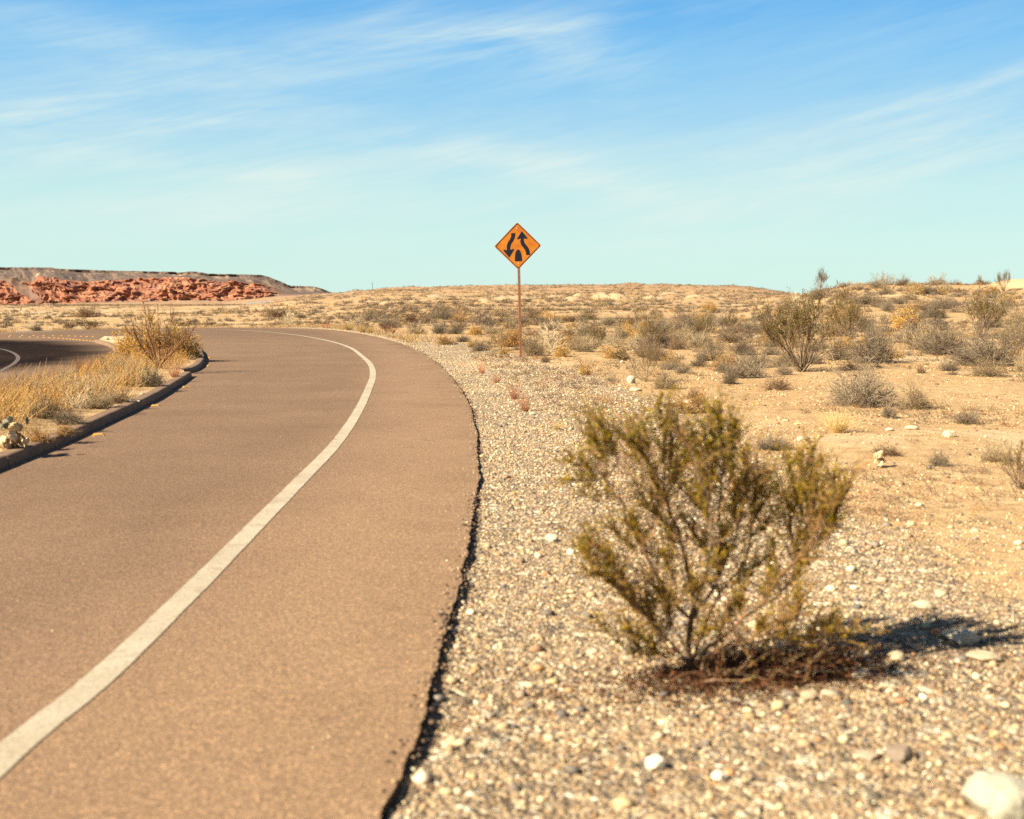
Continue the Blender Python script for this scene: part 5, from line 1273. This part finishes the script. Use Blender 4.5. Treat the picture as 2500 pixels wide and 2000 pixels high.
    g = g * (1 - dk * .75); pale = sstep(.3, .5, fbm(WX / 30 + 4, V * 6, 276, 3))[..., None] * tal[..., None] * .6; g = g * (1 - pale) + np.array([.38, .29, .205]) * pale
    ap = (1 - sstep(.08, .12, V))[..., None]; g = g * (1 - ap) + np.array([.33, .225, .15]) * (1 + .3 * n2) * ap
    r = redm[..., None]; C = np.clip(g * (1 - r) + redc * r, .02, .9)
    XX = (X - 1250) / FPX * 2300 * (1 + (Dp - 250) / 2300 * .9)
    nr, nc = X.shape; idx = np.arange(nr * nc).reshape(nr, nc)
    mb = MB(); mb.add(np.stack([XX, Y, Z], -1).reshape(-1, 3), np.stack([idx[:-1, :-1], idx[:-1, 1:], idx[1:, 1:], idx[1:, :-1]], -1).reshape(-1, 4), C.reshape(-1, 3).astype(np.float32))
    m = attr_mat('mesa_rock', .95, 0, 0, .1)
    o = mb.build('hills', m, smooth=True); tag(o, 'long flat-topped mesa with rugged red sandstone cliffs below grey talus', 'mesa', kind='structure')
    # far range on the other side, distance haze put into its blue-grey colour
    xs = np.linspace(2080, 2420, 160); t = np.interp(xs, [2080, 2150, 2160, 2175, 2200, 2225, 2250, 2262, 2275, 2290, 2300, 2318, 2340, 2420], [702, 699, 694.5, 695.5, 698, 696, 690, 688.5, 690, 694, 692.5, 695, 699, 703])
    D = 9000; rows = []
    for k, (f, dy) in enumerate(((0, -500), (.5, -250), (1, 0), (.6, 300))):
        rows.append(np.stack([(xs - 1250) / FPX * (D + dy), np.full(160, D + dy) + 60 * fbm(xs / 9, xs * 0 + k, 280, 3), (CAMH + (740 - t) / FPX * D) * f + 6 * fbm(xs / 5, xs * 0 + k, 281, 3) * f], 1))
    V3 = np.stack(rows, 0); idx = np.arange(4 * 160).reshape(4, 160); mb = MB()
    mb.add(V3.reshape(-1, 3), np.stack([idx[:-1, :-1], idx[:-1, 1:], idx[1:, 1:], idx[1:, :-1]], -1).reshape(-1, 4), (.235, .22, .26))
    tag(mb.build('mountains', m, smooth=False), 'distant bluish mountain range peeking over the rise', 'mountains', kind='structure')
build_mesa()

# ------------------------------------------------------------------ light, sky, camera
SUN_EL = R_(36.5); SH = np.array([math.cos(R_(27)), math.sin(R_(27))])   # shadows fall along SH
d = Vector((SH[0] * math.cos(SUN_EL), SH[1] * math.cos(SUN_EL), -math.sin(SUN_EL)))
sun = bpy.data.lights.new('sun', 'SUN'); sun.energy = 5.0; sun.angle = R_(.5); sun.color = (1.0, .85, .60)
so = bpy.data.objects.new('sun', sun); COL.objects.link(so); so.rotation_euler = d.to_track_quat('-Z', 'Y').to_euler()

def build_world():
    w = bpy.data.worlds.new('World'); SC.world = w; w.use_nodes = True; nt = w.node_tree; bg = nt.nodes['Background']
    sky = nt.nodes.new('ShaderNodeTexSky'); sky.sky_type = 'NISHITA'; sky.sun_disc = False; sky.sun_elevation = SUN_EL
    sky.sun_rotation = math.atan2(-SH[0], -SH[1]); sky.altitude = 600; sky.air_density = 1.0; sky.dust_density = .6; sky.ozone_density = 2.0
    tc = nt.nodes.new('ShaderNodeTexCoord'); v = tc.outputs['Generated']; sp = nt.nodes.new('ShaderNodeSeparateXYZ'); nt.links.new(v, sp.inputs[0])
    z = sp.outputs['Z']
    def lin(c): return tuple((q / 255 / 12.92 if q / 255 <= .04045 else ((q / 255 + .055) / 1.055) ** 2.4) for q in c)
    tint = ramp(nt, z, [(0.0, lin((205, 238, 228))), (.05, lin((202, 238, 230))), (.095, lin((188, 231, 232))), (.145, lin((155, 210, 238))), (.20, lin((122, 193, 240))), (.25, lin((84, 172, 236))), (.40, lin((40, 100, 170))), (1.0, lin((12, 36, 84)))])  # overhead colours darkened to weaken the fill light
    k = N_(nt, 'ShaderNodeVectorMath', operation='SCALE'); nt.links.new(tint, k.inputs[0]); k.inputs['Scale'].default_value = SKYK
    col = mixc(nt, .06, k.outputs[0], sky.outputs[0])
    # sky outside the view darkened on purpose, to cut fill and deepen shadows
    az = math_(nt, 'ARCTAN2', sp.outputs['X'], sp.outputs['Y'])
    fill_cut = ramp(nt, math_(nt, 'DIVIDE', math_(nt, 'ABSOLUTE', az), math.pi), [(.17, 1.), (.40, .45)])
    col = mixc(nt, 1.0, col, fill_cut, 'MULTIPLY')
    def streak(rot, sx, sy, det, dist, lo, hi, seed):
        c = nt.nodes.new('ShaderNodeCombineXYZ'); nt.links.new(az, c.inputs[0]); nt.links.new(z, c.inputs[1]); c.inputs[2].default_value = seed
        m0 = nt.nodes.new('ShaderNodeMapping'); m0.inputs['Rotation'].default_value = (0, 0, rot); nt.links.new(c.outputs[0], m0.inputs[0])
        m1 = nt.nodes.new('ShaderNodeMapping'); m1.inputs['Scale'].default_value = (sx, sy, 1); nt.links.new(m0.outputs[0], m1.inputs[0])
        return ramp(nt, noise(nt, m1.outputs[0], 1, det, .66, dist), [(lo, 0.), (hi, 1.)])
    fib1 = streak(R_(-9), 4.5, 46, 12, .9, .38, .70, 3.1); fib2 = streak(R_(-16), 7, 120, 10, .5, .36, .70, 8.4); soft = streak(R_(-6), 3.2, 14, 8, .8, .40, .72, 5.2)
    blobs = [(200, 90, 260, 45, -4, .50), (60, 45, 200, 40, 0, .3), (950, 120, 480, 70, 8, .5), (1330, 120, 280, 70, -6, .42), (1480, 165, 190, 55, -20, .26), (1250, 75, 330, 18, 5, .45), (500, 300, 220, 26, 7, .65), (60, 290, 190, 32, 8, .5),
             (300, 230, 320, 60, 14, .35), (680, 435, 110, 30, 3, .75), (850, 400, 620, 90, 5, .6), (250, 300, 600, 120, 8, .45), (1900, 420, 800, 110, 9, .4), (200, 380, 330, 30, -5, .5), (300, 500, 420, 40, 6, .6), (560, 535, 360, 36, 8, .45), (1450, 440, 330, 42, -12, .6), (1300, 400, 260, 40, -8, .45),
             (2250, 245, 330, 14, 13, .75), (2440, 185, 150, 14, 22, .6), (2300, 330, 380, 80, 12, .45), (2050, 440, 560, 70, 10, .5), (1700, 560, 700, 50, 5, .5), (1050, 520, 500, 50, 4, .4), (2150, 95, 300, 50, 8, .14), (980, 15, 140, 16, 20, .4)]
    tot = None
    for (bx, by, wx_, wy_, rt, am) in blobs:
        dv = ray(bx, by); dv = dv / np.linalg.norm(dv); a0 = math.atan2(dv[0], dv[1]); z0 = dv[2]
        u = math_(nt, 'SUBTRACT', az, a0); v_ = math_(nt, 'SUBTRACT', z, z0); cr, sr = math.cos(R_(rt)), math.sin(R_(rt)); sw, sh = wx_ / FPX, wy_ / FPX
        uu = math_(nt, 'MULTIPLY', math_(nt, 'ADD', math_(nt, 'MULTIPLY', u, cr), math_(nt, 'MULTIPLY', v_, sr)), 1 / sw)
        vv = math_(nt, 'MULTIPLY', math_(nt, 'SUBTRACT', math_(nt, 'MULTIPLY', v_, cr), math_(nt, 'MULTIPLY', u, sr)), 1 / sh)
        r2 = math_(nt, 'ADD', math_(nt, 'MULTIPLY', uu, uu), math_(nt, 'MULTIPLY', vv, vv))
        e_ = math_(nt, 'MULTIPLY', math_(nt, 'EXPONENT', math_(nt, 'MULTIPLY', r2, -1.1)), am); tot = e_ if tot is None else math_(nt, 'ADD', tot, e_)
    tex = math_(nt, 'ADD', math_(nt, 'MULTIPLY', fib1, .55), math_(nt, 'ADD', math_(nt, 'MULTIPLY', fib2, .28), math_(nt, 'MULTIPLY', soft, .62)))
    f = math_(nt, 'MULTIPLY', math_(nt, 'MULTIPLY', math_(nt, 'ADD', tot, .26), tex), .62); f = math_(nt, 'MINIMUM', f, .85)
    cl = N_(nt, 'ShaderNodeVectorMath', operation='SCALE'); cl.inputs[0].default_value = lin((226, 243, 238)); cl.inputs['Scale'].default_value = SKYK
    col = mixc(nt, f, col, cl.outputs[0])
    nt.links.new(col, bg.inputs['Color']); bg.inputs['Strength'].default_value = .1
EXPO = 1.28
SKYK = 10.0 / 2 ** EXPO
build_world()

cam = bpy.data.cameras.new('camera'); co = bpy.data.objects.new('camera', cam); COL.objects.link(co); SC.camera = co
co.location = (0, 0, CAMH); co.rotation_euler = (math.pi / 2 - PITCH, 0, 0)
cam.sensor_width = 36; cam.lens = FPX / 2500 * 36; cam.clip_start = .05; cam.clip_end = 20000
cam.dof.use_dof = True; cam.dof.focus_distance = 33; cam.dof.aperture_fstop = 2.3
SC.view_settings.view_transform = 'Standard'; SC.view_settings.look = 'None'; SC.view_settings.exposure = EXPO; SC.view_settings.gamma = 1
SC.cycles.use_denoising = False
SC.cycles.max_bounces = 5; SC.cycles.diffuse_bounces = 3; SC.cycles.transmission_bounces = 3
